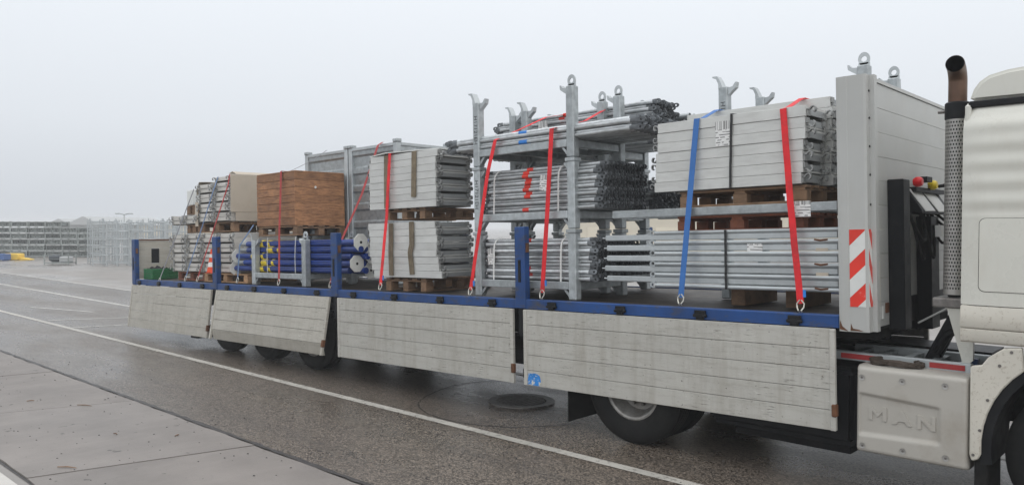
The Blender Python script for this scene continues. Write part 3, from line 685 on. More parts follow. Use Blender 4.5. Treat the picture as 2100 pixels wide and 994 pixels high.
# fender piece in front of the cover and its black liner
fo = [(14.49, 1.125), (14.56, 1.14), (14.60, 1.20), (14.69, 1.27), (14.80, 1.285), (14.80, 1.265)]
fi = [(15.22+.66*math.cos(rad(a)), .56+.72*math.sin(rad(a))) for a in (128, 136, 144, 152, 160, 168, 176, 184)]
MB().prism(fo+fi+[(14.545, .47), (14.505, .455), (14.49, .50)], 'y', -.004, .05).build('fender', 'cab_dirty', tk, bevel=.008)
lin = [(15.22+.675*math.cos(rad(a)), .56+.73*math.sin(rad(a))) for a in range(190, 29, -8)] ; lin2 = [(15.22+.60*math.cos(rad(a)), .56+.655*math.sin(rad(a))) for a in range(30, 191, 8)]
MB().prism(lin+lin2, 'y', .02, .60).build('wheel_arch', 'black_steel', tk)
MB().box(14.515, 14.60, .03, .45, .05, .46).build('mudflap', 'rubber', tk, bevel=.01)
for x, z in ((14.515, .50), (14.555, .68), (14.60, .90), (14.67, 1.15), (14.74, 1.25)): MB().cyl((x, -.008, z), (x, -.003, z), .011, 8).build('bolt', 'iron', tk)
# exhaust stack: perforated shield, clamp, bent pipe
ex = grp('exhaust_stack', (14.30, .40, 1.58))
import math as _m
sh = MB(); n = 52; rows = 96; Rs = .080; zc0, zc1 = 1.60, 2.93; cx, cy = 14.295, .38
dz = (zc1-zc0)/rows
# a staggered lattice of small square-ish holes, cut as real openings in the sheet
for j in range(rows):
    for i in range(n):
        if j % 2 == 1 and (i+(j//2)) % 2 == 0 and 1 < j < rows-1: continue
        a0, a1 = 2*PI*i/n, 2*PI*(i+1)/n; z0, z1 = zc0+j*dz, zc0+(j+1)*dz
        sh.add([(cx+Rs*_m.cos(a0), cy+Rs*_m.sin(a0), z0), (cx+Rs*_m.cos(a1), cy+Rs*_m.sin(a1), z0), (cx+Rs*_m.cos(a1), cy+Rs*_m.sin(a1), z1), (cx+Rs*_m.cos(a0), cy+Rs*_m.sin(a0), z1)], [(0, 1, 2, 3)])
sh.build('perforated_shield', 'shield_steel', ex)
MB().cyl((cx, cy, 1.58), (cx, cy, 3.0), .048, 20).build('inner_pipe', 'black_steel', ex)
MB().cyl((cx, cy, 2.915), (cx, cy, 3.05), .086, 24).build('clamp', 'black_steel', ex, bevel=.01)
MB().cyl((cx-.13, cy-.01, 2.985), (cx+.16, cy-.01, 2.985), .012, 8).build('clamp_bolt', 'iron', ex)
pp = []
for i in range(15):
    t = i/14
    if t < .35: pp.append((cx, cy, 3.0+.2*t/.35))
    else:
        a = (t-.35)/.65*rad(80); r = .19; d = r*(1-_m.cos(a)); pp.append((cx+d*.10, cy-d*.99, 3.2+r*_m.sin(a)*.62))
pm = MB().tube(pp, .064, 24, caps=False)
pi = MB().tube(pp[3:], .057, 24, caps=False)
pm.build('bent_pipe', 'exhaust_metal', ex, ang=60); pi.build('pipe_bore', 'black_steel', ex, ang=60)

# ------------------------------------------------------------------ load: builders
_dk = {}
def deck_parts(L, Wd, h, m, me):
    key = (round(L, 3), round(Wd, 3), round(h, 3), m)
    if key in _dk: return _dk[key]
    out = {}
    for flip in (0, 1):
        Z = (lambda z: h-z) if flip else (lambda z: z)
        def bx(mb, x0, x1, y0, y1, z0, z1): a, b = sorted((Z(z0), Z(z1))); return mb.box(x0, x1, y0, y1, a, b)
        d = {}
        d['deck_board'] = bx(MB(), .004, L-.004, .034, Wd-.034, h-.022, h-.004).mesh('deck_board', m)
        rl = []
        for s in (0, 1):
            a0 = 0 if s == 0 else Wd; k = 1 if s == 0 else -1
            pr = [(a0, Z(.003)), (a0, Z(h-.003)), (a0+k*.002, Z(h-.001)), (a0+k*.033, Z(h-.001)), (a0+k*.033, Z(h-.03)), (a0+k*.012, Z(h-.03)), (a0+k*.012, Z(.016)), (a0+k*.033, Z(.016)), (a0+k*.033, Z(.001)), (a0+k*.002, Z(.001))]
            rl.append(MB().prism(pr, 'x', 0, L).mesh('side_rail', m, smooth=False))
        d['rails'] = rl
        en = []
        for s in (0, 1):
            x0, x1 = (.002, .020) if s == 0 else (L-.020, L-.002)
            en.append(bx(MB(), x0, x1, .034, Wd-.034, .017, h-.0225).mesh('end_beam', m if m == 'alu_rear' else 'alu_plate_shaded'))
        d['ends'] = en
        cl = []
        for s in (0, 1):
            xe = 0 if s == 0 else L; k = -1 if s == 0 else 1
            pts = [(xe-k*.02, 0, Z(h*.62)), (xe+k*.02, 0, Z(h*.66)), (xe+k*.032, 0, Z(h*.84))]
            pts += [(xe+k*(.050+.018*math.cos(a)), 0, Z(h*.64+.024*math.sin(a))) for a in [rad(t) for t in (115, 80, 40, 0, -45, -80)]]
            mb = MB().ribbon(pts, .034, (0, 1, 0), .009)
            mb.box(xe-.004 if k > 0 else xe-.012, xe+.012 if k > 0 else xe+.004, -.03, .03, *sorted((Z(.006), Z(h*.55))))
            cl.append(mb.mesh('claw', me))
        d['claws'] = cl
        out[flip] = d
    _dk[key] = out; return out
def deck(x, y, z, L, Wd, h, flip, label, group, m='alu', me='alu_end', rz=0., ends=(0, 1)):
    P = deck_parts(L, Wd, h, m, me)[flip]
    o = bpy.data.objects.new('scaffold_deck', None); C.objects.link(o); tag(o, label, 'scaffold deck', group)
    o.matrix_world = TT @ Matrix.Translation((x, y, z)) @ Matrix.Rotation(rz, 4, 'Z'); ORG[o.name] = Vector((0, 0, 0))
    put(P['deck_board'], 'deck_board', o, (0, 0, 0))
    for q in P['rails']: put(q, 'side_rail', o, (0, 0, 0))
    for i in ends:
        put(P['ends'][i], 'end_beam', o, (0, 0, 0))
        for yy in (.045, Wd-.045): put(P['claws'][i], 'claw', o, (0, yy, 0))
    return o
ORD = ['lowest', 'second from the bottom', 'third from the bottom', 'fourth from the bottom', 'fifth from the bottom', 'sixth from the bottom', 'seventh from the bottom', 'eighth from the bottom', 'ninth from the bottom']
def stack(x, y, z, L, Wd, h, n, label0, group, jit=.012, steps=None, **k):
    for i in range(n):
        label = label0 + ', ' + ('topmost' if i == n-1 else ORD[i])
        dx = R.uniform(-jit, jit) + (steps[i] if steps else 0)
        if k.get('rz'): deck(x+R.uniform(-.003, .003), y+dx, z+i*h, L, Wd, h-.0008, i % 2, label, group, **k)
        else: deck(x+dx, y+R.uniform(-.004, .004), z+i*h, L, Wd, h-.0008, i % 2, label, group, **k)
_pl = {}
def pallet(x, y, z, label, rz=0., m='wood_pallet', lx=1.2, ly=.8, blocks=True, group='wooden pallets under the load', H=.144):
    key = (lx, ly, m, H)
    if key not in _pl:
        bh = H-.066
        _pl[key] = (MB().box(0, lx, -.05, .05, 0, .022).mesh('top_board', m, bevel=.002), MB().box(-.05, .05, 0, ly, 0, .022).mesh('cross_board', m, bevel=.002), MB().box(-.065, .065, -.05, .05, 0, bh-.001).mesh('block', m, bevel=.003), MB().box(0, lx, -.05, .05, 0, .021).mesh('bottom_board', m, bevel=.002), bh)
    tb, cb, bl, bb, bh = _pl[key]
    o = bpy.data.objects.new('wooden_pallet', None); C.objects.link(o); tag(o, label, 'pallet', group)
    o.matrix_world = TT @ Matrix.Translation((x, y, z)) @ Matrix.Rotation(rz, 4, 'Z'); ORG[o.name] = Vector((0, 0, 0))
    for i in range(5): put(tb, 'top_board', o, (0, .05+(ly-.1)*i/4, H-.022))
    for i in range(3): put(cb, 'cross_board', o, (.065+(lx-.13)*i/2, 0, H-.0445))
    for i in range(3):
        yy = .05+(ly-.1)*i/2
        for j in range(3): put(bl, 'block', o, (.065+(lx-.13)*j/2, yy, .0215))
        put(bb, 'bottom_board', o, (0, yy, 0))
    return o
def tube_mesh(L, r, n=10, eye=.030, plate=.10):
    """steel brace: round tube flattened at both ends into a drilled eye plate"""
    mb = MB(); vs = []; secs = []
    for x, fy, fz in ((plate*.62, .20, 1.30), (plate, .45, 1.18), (plate*1.45, 1, 1), (L-plate*1.45, 1, 1), (L-plate, .45, 1.18), (L-plate*.62, .20, 1.30)): secs.append((x, fy, fz))
    for x, fy, fz in secs:
        for k in range(n):
            t = 2*PI*k/n; vs.append((x, r*fy*math.cos(t), r*fz*math.sin(t)))
    fs = [(i*n+k, i*n+(k+1) % n, (i+1)*n+(k+1) % n, (i+1)*n+k) for i in range(len(secs)-1) for k in range(n)]
    mb.add(vs, fs)
    nf = len(mb.f)
    for c in (plate*.38, L-plate*.38): mb.ringplate((c, 0, 0), eye, r*1.25, .012, .009, 12, straight=.006)
    me = mb.mesh('brace_tube', 'tube_steel', ang=50); me.materials.append(M['tube_end_shaded'])
    for p in me.polygons:
        if p.center.x < plate*.9 or p.center.x > L-plate*.9: p.material_index = 1
    return me
_tm = {}
def tubes(name, label, x0, L, y0, y1, z0, z1, r=.0205, group=None, round_near=.10, heap=0, tape=None, xj=.012, big=False, cat='tube bundle'):
    o = thing(name, label, cat, ((x0+L/2), (y0+y1)/2, z0), group)
    key = (round(L, 2), r)
    if key not in _tm: _tm[key] = tube_mesh(L, r, eye=.034 if not big else .05, plate=.11 if not big else .2)
    me = _tm[key]; pz = r*1.80; py = r*2.16; nr = int((z1-z0)/pz); first = True; cnt = 0
    for j in range(nr):
        z = z0+r+.003+j*pz; inset = heap*j*pz
        yy = y0+r+(.5*py if j % 2 else 0)+inset; i = 0
        while yy < y1-r-inset:
            d = (yy-y0)+(z1-z)
            if d > round_near*.75 and cnt < 298:
                t = put(me, 'brace_tube', o, (x0+R.uniform(-xj, xj)+.02*math.sin(j*1.7), yy+R.uniform(-.002, .002), z+R.uniform(-.001, .001)), (R.gauss(0, .12), R.uniform(-.002, .002), R.uniform(-.003, .003)))
                cnt += 1
                if tape and i < 2 and R.random() < .6:
                    tp = bpy.data.objects.new('tape', tape[1]); C.objects.link(tp); tp.parent = t; tp.location = (tape[0]-x0+R.uniform(-.015, .015), 0, 0)
            yy += py; i += 1
    return o
def horn(x, y, z, k, side):
    """lifting lug of a stillage post"""
    mb = MB().ringplate((x, y, z+.055), .052, .062, .026, .014, 16)
    mb.box(x-.05, x+.05, y-.007, y+.007, z-.02, z+.02)
    mb.prism([(x+k*.05, z-.085), (x+k*.05, z-.02), (x+k*.10, z-.015), (x+k*.125, z+.015), (x+k*.14, z+.015), (x+k*.135, z-.03), (x+k*.10, z-.055)], 'y', y-.03, y+.03)
    return mb
def tab(x, y, z, k):
    mb = MB().prism([(x-.05*k, z-.02), (x-.05*k, z+.03), (x-.075*k, z+.085), (x-.115*k, z+.10), (x-.115*k, z+.115), (x-.06*k, z+.112), (x-.025*k, z+.05), (x+.0*k, z-.02)], 'y', y-.045, y+.045)
    mb.prism([(x+k*.045, z-.10), (x+k*.045, z-.02), (x+k*.10, z-.01), (x+k*.13, z+.03), (x+k*.145, z+.03), (x+k*.135, z-.025), (x+k*.09, z-.06)], 'y', y-.03, y+.03)
    return mb
def stillage(x0, x1, y0, y1, z0, label, group, h=.742, top=True, text=None, w=.10):
    o = thing('steel_stillage', label, 'stillage', ((x0+x1)/2, (y0+y1)/2, z0), group); a = w/2
    for x in (x0+a, x1-a):
        for y in (y0+a, y1-a):
            p = MB().box(x-a, x+a, y-a, y+a, z0, z0+h-.003).build('post', 'galv', o, bevel=.010)
            if not top: MB().box(x-a-.013, x+a+.013, y-a-.013, y+a+.013, z0+h-.045, z0+h-.006).build('collar', 'galv', p, bevel=.006)
            k = 1 if x < (x0+x1)/2 else -1
            if not top: MB().prism([(x+k*a, z0+h-.13), (x+k*a, z0+h-.05), (x+k*(a+.06), z0+h-.05), (x+k*(a+.05), z0+h-.075)], 'y', y-.02, y+.02).build('gusset', 'galv', p)
            if top: (horn(x, y, z0+h, k, 1) if k < 0 else tab(x, y, z0+h, 1)).build('lifting_lug', 'galv_pale', p)
            MB().prism([(x+k*a, z0+.02), (x+k*(a+.075), z0+.105), (x+k*(a+.04), z0+.105), (x+k*a, z0+.06)], 'y', y-.03, y+.03).build('gusset', 'galv', p)
            if text and y == y0+a and k > 0:
                tm = text_mesh(text, .075, .0004, 'ink'); q = put(tm, 'stencil', p, (0, 0, 0)); q.location = Vector((x, y0-.0008, z0+.42))-ORG[o.name]; q.rotation_euler = (PI/2, PI/2, 0)
    for y in (y0+.02, y1-.02): MB().box(x0+w, x1-w, y-.018, y+.025, z0+.108, z0+.19).build('long_beam', 'galv', o, bevel=.006)
    for x in (x0+.05, x1-.05): MB().box(x-.03, x+.03, y0+w, y1-w, z0+.105, z0+.187).build('cross_beam', 'galv', o, bevel=.006)
    for i in range(2):
        xx = x0+(x1-x0)*(.35+.3*i); MB().box(xx-.03, xx+.03, y0+.05, y1-.05, z0+.11, z0+.18).build('cross_beam', 'galv', o)
    return o
def strap(label, pts, m, width=.05, wdir=(1, 0, 0), hook=True, name='ratchet_strap', group=None, th=.004, sub=5):
    o = thing(name, label, 'strap', pts[0], group); P = [Vector(p) for p in pts]; Q = []
    for a, b in zip(P, P[1:]):
        for i in range(sub):
            t = i/sub; q = a.lerp(b, t); Q.append(q+Vector((R.uniform(-.002, .002), 0, 0)))
    Q.append(P[-1])
    MB().ribbon(Q, width, wdir, th).build('webbing', m, o)
    if hook:
        p = P[0]
        if m == 'red_web': q = P[0].lerp(P[1], .10); MB().box(q.x+width/2+.001, q.x+width/2+.024, q.y-.004, q.y+.004, q.z-.03, q.z+.03).build('tag', 'blue_tape', o)
        for s in (-1, 1):
            MB().tube([p+Vector((s*.006, 0, .03)), p+Vector((s*.03, 0, .0)), p+Vector((s*.028, -.006, -.03)), p+Vector((s*.012, -.02, -.055)), p+Vector((s*.010, -.005, -.068))], .0065, 7).build('hook', 'hook_steel', o)
    return o
def sheet_label(parent, x, y, z, w_, h_, tilt=0.):
    me = MB().box(-w_/2, w_/2, -.001, .001, -h_/2, h_/2).mesh('label_sheet', 'label_print')
    return put(me, 'label_sheet', parent, (x, y, z), (0, tilt, 0))

# ------------------------------------------------------------------ load: front stack beside the headboard
stack(11.83, .16, 1.062, 1.42, .44, .0925, 7, 'pale aluminium scaffold deck in the stack under blue and red straps', 'decks stacked behind the headboard, outer column', steps=[-.02, -.02, -.02, .0, .015, .02, .02])
stack(11.90, .63, 1.062, 1.40, .42, .097, 8, 'pale aluminium scaffold deck in the taller inner column behind the headboard', 'decks stacked behind the headboard, inner column')
pallet(12.05, .20, .905, 'brown pallet directly under the strapped deck stack at the headboard', H=.15)
for k, y in enumerate((.12, .55, .95)):
    o = one(MB().box(11.33, 13.53, y, y+.05, .828, .902), 'steel_beam', 'galv', ['long galvanised beam running under the headboard deck stack along the trailer edge', 'galvanised beam in the middle under the headboard deck stack', 'galvanised beam on the inner side under the headboard deck stack'][k], 'beam', (12.4, y+.02, .828), 'beams between the two pallets', bevel=.005)
    if k == 0: sheet_label(o, 13.24, .117, .85, .15, .13)
pallet(12.02, .20, .680, 'red brown pallet resting on the galvanised frame bundle', m='wood_red', H=.146)
for i in range(5):
    z = .165+.1*i; lb = 'galvanised guardrail with rectangular rail and eyed tube in strapped bundle, ' + ('topmost' if i == 4 else ORD[i])
    o = thing('scaffold_guardrail', lb, 'guardrail', (12.4, .6, z), 'scaffold frames bundled under the red brown pallet')
    xs = 11.22+R.uniform(-.015, .015)
    MB().box(xs, 13.52, .15, .19, z+.042, z+.098).build('rail', 'galv_pale', o, bevel=.008)
    MB().box(xs, 13.52, 1.05, 1.09, z+.042, z+.098).build('rail', 'galv_pale', o, bevel=.008)
    MB().cyl((11.80, .158, z+.018), (13.54, .158, z+.018), .0195, 12).build('tube', 'galv_pale', o)
    MB().ringplate((11.775, .158, z+.020), .036, .030, .016, .022, 14).build('eye', 'galv', o)
    MB().box(11.80, 11.86, .142, .176, z+.002, z+.034).build('coupler', 'galv', o, bevel=.006)
    MB().cyl((xs-.04, .17, z+.07), (xs, .17, z+.07), .008, 8).build('pin', 'galv_pale', o)
    for xx in (11.3, 12.3, 13.3): MB().box(xx, xx+.04, .19, 1.05, z+.05, z+.09).build('rung', 'galv', o)
    if i in (1, 3): MB().box(13.34, 13.44, .146, .149, z+.03, z+.06).build('paper_tag', 'cardboard', o)
    else: MB().tube([(13.33, .146, z+.03), (13.38, .140, z+.022), (13.44, .146, z+.028)], .009, 6).build('clip', 'rust', o)
    if i == 3: sheet_label(o, 12.81, .147, z+.06, .14, .10, .04)
MB_ = MB().cyl((11.80, .158, .665+.012), (13.54, .158, .665+.012), .0175, 12)
o = thing('scaffold_tube', 'single galvanised tube with eye lying on top of the frame bundle', 'tube', (12.6, .158, .66)); MB_.build('tube', 'galv_pale', o)
MB().ringplate((11.775, .158, .677), .034, .026, .014, .02, 14).build('eye', 'galv', o)
for k, x in enumerate((12.44, 12.96)):
    one(MB().box(x, x+.14, .42, 1.1, .0, .163), 'timber_beam', 'wood_pallet', 'squared timber under the galvanised frame bundle, %s' % ['towards the stillages', 'towards the headboard'][k], 'timber', (x+.07, .65, 0), 'timbers under the frame bundle', bevel=.004)
# ------------------------------------------------------------------ load: racks with brace bundles
tp_red = MB().cyl((-.045, 0, 0), (.045, 0, 0), .0225, 10).mesh('tape', 'red_tape'); tp_blue = MB().cyl((-.06, 0, 0), (.06, 0, 0), .0225, 10).mesh('tape', 'blue_tape')
H = .742
lv = ['lowest, on the deck floor', 'middle one of three', 'topmost of three']
for k in range(3):
    stillage(9.38, 10.86, .12, 1.06, k*H, 'galvanised stillage at the trailer edge, %s, holding brace bundles' % lv[k], 'stillages stacked at the trailer edge', top=(k == 2), text='H17121EH' if k else None)
    stillage(9.03, 10.52, 1.12, 2.06, k*H, 'galvanised stillage in the inner stack, %s, behind the edge stillages' % lv[k], 'stillages stacked on the inner side', top=(k == 2))
_r = .0205
B = tubes('brace_bundle', 'bundle of steel braces with white paper label in the lowest edge stillage', 9.42, 1.68, .17, 1.0, .195, .66, tape=(10.15, tp_red))
sheet_label(B, 9.60, .168, .45, .10, .18)
B2 = tubes('brace_bundle', 'bundle of steel braces with red tape marks in the middle edge stillage', 9.45, 1.74, .17, 1.0, H+.195, H+.675, tape=(10.15, tp_red), heap=.02)
sheet_label(B2, 10.42, .166, 1.24, .13, .17, .1)
B3 = tubes('brace_bundle', 'low layer of long steel braces on the topmost edge stillage', 8.84, 2.86, .14, 1.02, 2*H+.195, 2*H+.345, tape=(10.1, tp_blue), xj=.05, round_near=.03, big=True)
tubes('brace_bundle', 'bundle of steel braces in the lowest inner stillage', 9.3, 1.75, 1.17, 2.0, .195, .52)
tubes('brace_bundle', 'loose bundle of steel braces in the middle inner stillage', 9.4, 1.8, 1.17, 2.0, H+.195, H+.56, heap=.15, xj=.08)
B4 = tubes('brace_bundle', 'tall heap of steel braces on the topmost inner stillage', 8.68, 2.50, 1.15, 1.68, 2*H+.195, 2*H+.70, heap=.10, tape=(9.85, tp_red), xj=.05, round_near=.06)
tubes('brace_bundle', 'low pile of steel braces beside the tall heap on the topmost inner stillage', 8.9, 2.2, 1.70, 2.03, 2*H+.195, 2*H+.52, xj=.05, round_near=.02)
sheet_label(B4, 9.62, 1.10, 1.98, .15, .22, -.05)
for k, (y, z) in enumerate(((1.80, 2.005), (1.90, 2.005))):
    mb = MB().lathe([(.034, 0), (.034, 2.3), (.028, 2.3), (.028, 0)], (8.95, y, z+.03), 'x', 16, True)
    one(mb, 'steel_pipe', 'galv_pale', 'open ended galvanised pipe lying beside the tall brace heap', 'pipe', (10, y, z), 'pipes lying on the brace heap')
stillage(11.98, 13.46, 1.10, 2.04, 0*H, 'galvanised stillage behind the headboard stack, lowest of three', 'stillages behind the headboard stack', top=False)
stillage(11.98, 13.46, 1.10, 2.04, 1*H, 'galvanised stillage behind the headboard stack, middle of three', 'stillages behind the headboard stack', top=False)
stillage(11.98, 13.46, 1.10, 2.04, 2*H-.06, 'galvanised stillage behind the headboard stack, topmost of three', 'stillages behind the headboard stack', top=True, text='H17121EH')
# white tie bands round the two edge bundles
for x, z0, zt in ((9.66, .19, .66), (10.64, .19, .66), (9.68, H+.19, H+.675), (10.62, H+.19, H+.675)):
    pts = [(x, .145, z0-.06), (x, .150, z0+.15), (x+.003, .155, zt-.13)] + [(x+.05*(1-math.cos(a))+.003, .16+.10*(1-math.cos(a)), zt-.10+.11*math.sin(a)) for a in [rad(t) for t in (15, 35, 55, 75, 90)]]
    strap('white plastic tie band round a brace bundle at the trailer edge', pts, 'white_band', .022, hook=False, name='tie_band', group='white tie bands on brace bundles', th=.003, sub=2)
# ------------------------------------------------------------------ load: middle deck stacks
stack(7.29, .22, 1.068, 1.33, .60, .0885, 8, 'aluminium scaffold deck in the upper middle stack with brown webbing', 'decks in the upper middle stack', jit=.008, steps=[.0]*6+[.0, .03])
pallet(8.36, .26, .925, 'dark pallet between the two middle deck stacks', rz=PI/2, H=.142)
stack(7.27, .22, .178, 1.34, .60, .0885, 8, 'aluminium scaffold deck in the lower middle stack with brown webbing', 'decks in the lower middle stack', jit=.008, steps=[.09, .04, .03, 0, 0, 0, 0, -.02])
pallet(8.36, .26, .0, 'weathered pallet on the deck floor under the lower middle stack', rz=PI/2, H=.165)
one(MB().ribbon([(7.33, .5, 1.785), (7.7, .45, 1.80), (8.1, .5, 1.795), (8.6, .55, 1.785)], .55, (0, 1, 0), .012), 'foam_sheet', 'white_film', 'thin white foam sheet lying on the upper middle stack', 'foam sheet', (8, .5, 1.78))
for lb, pts in (('brown webbing band near the red strap on the upper middle stack', [(7.66, .205, 1.08), (7.66, .207, 1.4), (7.67, .208, 1.77), (7.67, .5, 1.788)]),
                ('brown webbing band away from the red strap on the upper middle stack', [(8.21, .205, 1.20), (8.22, .207, 1.5), (8.23, .208, 1.775), (8.23, .5, 1.79)]),
                ('brown webbing band near the red strap on the lower middle stack', [(7.74, .205, .20), (7.74, .200, .5), (7.75, .203, .88)]),
                ('brown webbing band away from the red strap on the lower middle stack', [(8.16, .205, .22), (8.13, .200, .5), (8.16, .203, .60), (8.16, .205, .89)])):
    strap(lb, pts, 'brown_web', .085, hook=False, name='webbing_band', th=.008)
# ------------------------------------------------------------------ load: blue props in their rack, wooden box on top
stillage(4.28, 5.82, .14, 1.06, 0.0, 'galvanised rack holding blue steel props under the wooden box', 'prop rack', h=.70, top=True)
def prop(y, z, x0, plate_right, label, plate=True):
    o = thing('steel_prop', label, 'steel prop', (5.4, y, z), 'blue steel props in the rack'); k = 1 if plate_right else -1
    L = 3.05 if plate_right else 3.2
    xa = x0; xb = x0+L
    MB().cyl((xa, y, z), (xb, y, z), .045, 18).build('outer_tube', 'prop_blue', o)
    MB().cyl((xa+.5, y-.04, z+.03), (xb-.4, y-.04, z+.03), .012, 8).build('rib', 'prop_blue', o)
    xe = xb if plate_right else xa
    mb = MB(); n = 8; rr = .125; vs = []
    for s in (0, .010*k):
        vs += [(xe+s, y+rr*math.cos(2*PI*(i+.5)/n), z+rr*math.sin(2*PI*(i+.5)/n)) for i in range(n)]
    mb.add(vs, [(i, (i+1) % n, n+(i+1) % n, n+i) for i in range(n)]+[tuple(range(n-1, -1, -1)), tuple(range(n, 2*n))])
    if plate: pl = mb.build('end_plate', 'white_plate', o, bevel=.003)
    for q in ((xe+.0105*k),) if plate else (): MB().cyl((q, y, z), (q+.001*k, y, z), .020, 12).build('plate_hole', 'black_steel', pl)
    xc = xa+.40 if plate_right else xa+.55
    xc += R.uniform(-.05, .25)
    MB().cyl((xc, y, z), (xc+.16, y, z), .060, 16).build('collar_nut', 'prop_yellow', o, bevel=.006)
    MB().cyl((xc+.30, y, z), (xc+.36, y, z), .056, 16).build('collar_nut', 'prop_yellow', o, bevel=.006)
    MB().cyl((xa-.25 if plate_right else xa, y, z), (xa+.05 if plate_right else xa+.5, y, z), .034, 14).build('inner_tube', 'galv', o)
for j, z in enumerate((.245, .345, .445, .545, .640)):
    for i, y in enumerate((.29, .41, .53, .65, .77, .89)):
        pr = (j, i) in ((1, 0), (4, 0), (3, 2), (2, 2), (0, 2), (4, 3), (1, 3), (2, 5), (3, 5)) ; pl_ = (j, i) in ((0, 0), (2, 0), (4, 2), (1, 2), (3, 3), (0, 4), (2, 4))
        x_ = 3.88+R.uniform(-.06, .06) if not pl_ else 3.54+R.uniform(-.06, .06)
        prop(y, z, x_, pr or not pl_, 'blue steel prop with white octagonal plate towards the middle stacks' if pr else 'blue steel prop with white octagonal plate at the tail end' if pl_ else 'plain blue steel prop packed between plated ones in the rack', pr or pl_)
for xx in (4.62, 5.42): strap('thin white cord tied round the blue props, %s' % ('by the yellow collars' if xx < 5 else 'away from the yellow collars'), [(xx, .225, .16), (xx, .222, .45), (xx+.02, .228, .74)], 'white_band', .012, hook=False, name='binding_cord')
pallet(4.2, .32, .765, 'brown pallet under the wooden box', lx=1.14, ly=.88, H=.15)
wb = thing('wooden_box', 'large brown plank box with dark corners on the prop rack', 'wooden box', (4.76, .75, .918))
x0, x1, y0, y1, zb, zt = 4.20, 5.33, .30, 1.20, .918, 1.735; nr = 7; hh = (zt-zb)/nr
for i in range(nr):
    z0 = zb+i*hh; g = .003
    j = lambda: R.uniform(-.002, .002)
    MB().box(x0+.022, x1-.022, y0+j(), y0+.022, z0+g, z0+hh-g).build('plank', 'crate_wood', wb, bevel=.003)
    MB().box(x0+.022, x1-.022, y1-.022, y1+j(), z0+g, z0+hh-g).build('plank', 'crate_wood', wb, bevel=.003)
    MB().box(x1-.022, x1+j()*.4, y0+.0, y1-.0, z0+.0007, z0+hh-(g if i == nr-2 else .0007)).build('plank', 'crate_wood', wb, bevel=.001)
    MB().box(x0+j(), x0+.022, y0+.0, y1-.0, z0+g, z0+hh-g).build('plank', 'crate_wood', wb, bevel=.003)
for i in range(6):
    MB().box(x0, x1, y0+.9*i/6+.003, y0+.9*(i+1)/6-.003, zt+.001, zt+.02).build('lid_board', 'crate_wood', wb, bevel=.003)
MB().box(x0+.03, x1-.03, y0+.03, y1-.03, zb+.004, zt-.01).build('lining', 'crate_wood', wb)
MB().cyl((x1+.003, .66, 1.51), (x1+.006, .66, 1.51), .02, 10).build('paper_spot', 'paper_white', wb)
# steel containers behind
def container(x0, x1, y0, y1, zt, label, lug):
    o = thing('steel_container', label, 'steel container', ((x0+x1)/2, (y0+y1)/2, .0), 'galvanised containers on the inner side'); w_ = .09
    for x in (x0, x1-w_):
        for y in (y0, y1-w_):
            p = MB().box(x, x+w_, y, y+w_, 0, zt).build('post', 'galv_pale', o, bevel=.008)
            MB().box(x-.008, x+w_+.008, y-.008, y+w_+.008, zt+.001, zt+.055).build('cap', 'galv', p, bevel=.01)
    for ya, s in ((y0, -1), (y1, 1)):
        prof = [(0, 0)]; nb = 7; hz = (zt-.14)/nb
        out = []; z = .10
        for i in range(nb):
            zz = .10+i*hz
            out += [(.02, zz), (.045, zz+.03), (.045, zz+hz*.62), (.02, zz+hz*.62+.03)]
        out.append((.02, zt-.04))
        poly = [(ya-s*q if s < 0 else ya-q, zz) for q, zz in out]
        poly = [((ya+q) if s < 0 else (ya-q), zz) for q, zz in out] + [((ya+.06) if s < 0 else (ya-.06), zt-.04), ((ya+.06) if s < 0 else (ya-.06), .10)]
        MB().prism(poly, 'x', x0+w_, x1-w_).build('corrugated_wall', 'galv', o, smooth=False)
        MB().box(x0+w_, x1-w_, *sorted((ya, ya-s*.07)), zt-.05, zt).build('top_rail', 'galv_pale', o, bevel=.005)
    for xa, s in ((x0, 1), (x1, -1)):
        poly = []
        nb = 7; hz = (zt-.14)/nb
        for i in range(nb):
            zz = .10+i*hz
            poly += [(xa+s*.02, zz), (xa+s*.045, zz+.03), (xa+s*.045, zz+hz*.62), (xa+s*.02, zz+hz*.62+.03)]
        poly += [(xa+s*.02, zt-.04), (xa+s*.06, zt-.04), (xa+s*.06, .10)]
        MB().prism(poly, 'y', y0+w_, y1-w_).build('corrugated_wall', 'galv', o, smooth=False)
        MB().box(*sorted((xa, xa+s*.07)), y0+w_, y1-w_, zt-.05, zt).build('top_rail', 'galv_pale', o, bevel=.005)
    if lug: MB().box(x1-.02, x1+.005, y0+.35, y0+.42, zt-.22, zt-.10).build('label_sheet', 'paper_white', o)
container(4.08, 5.31, 1.28, 2.40, 2.15, 'tall galvanised ribbed container behind the wooden box', False)
container(5.34, 6.57, 1.28, 2.40, 2.15, 'tall galvanised ribbed container between wooden box and middle deck stacks', True)
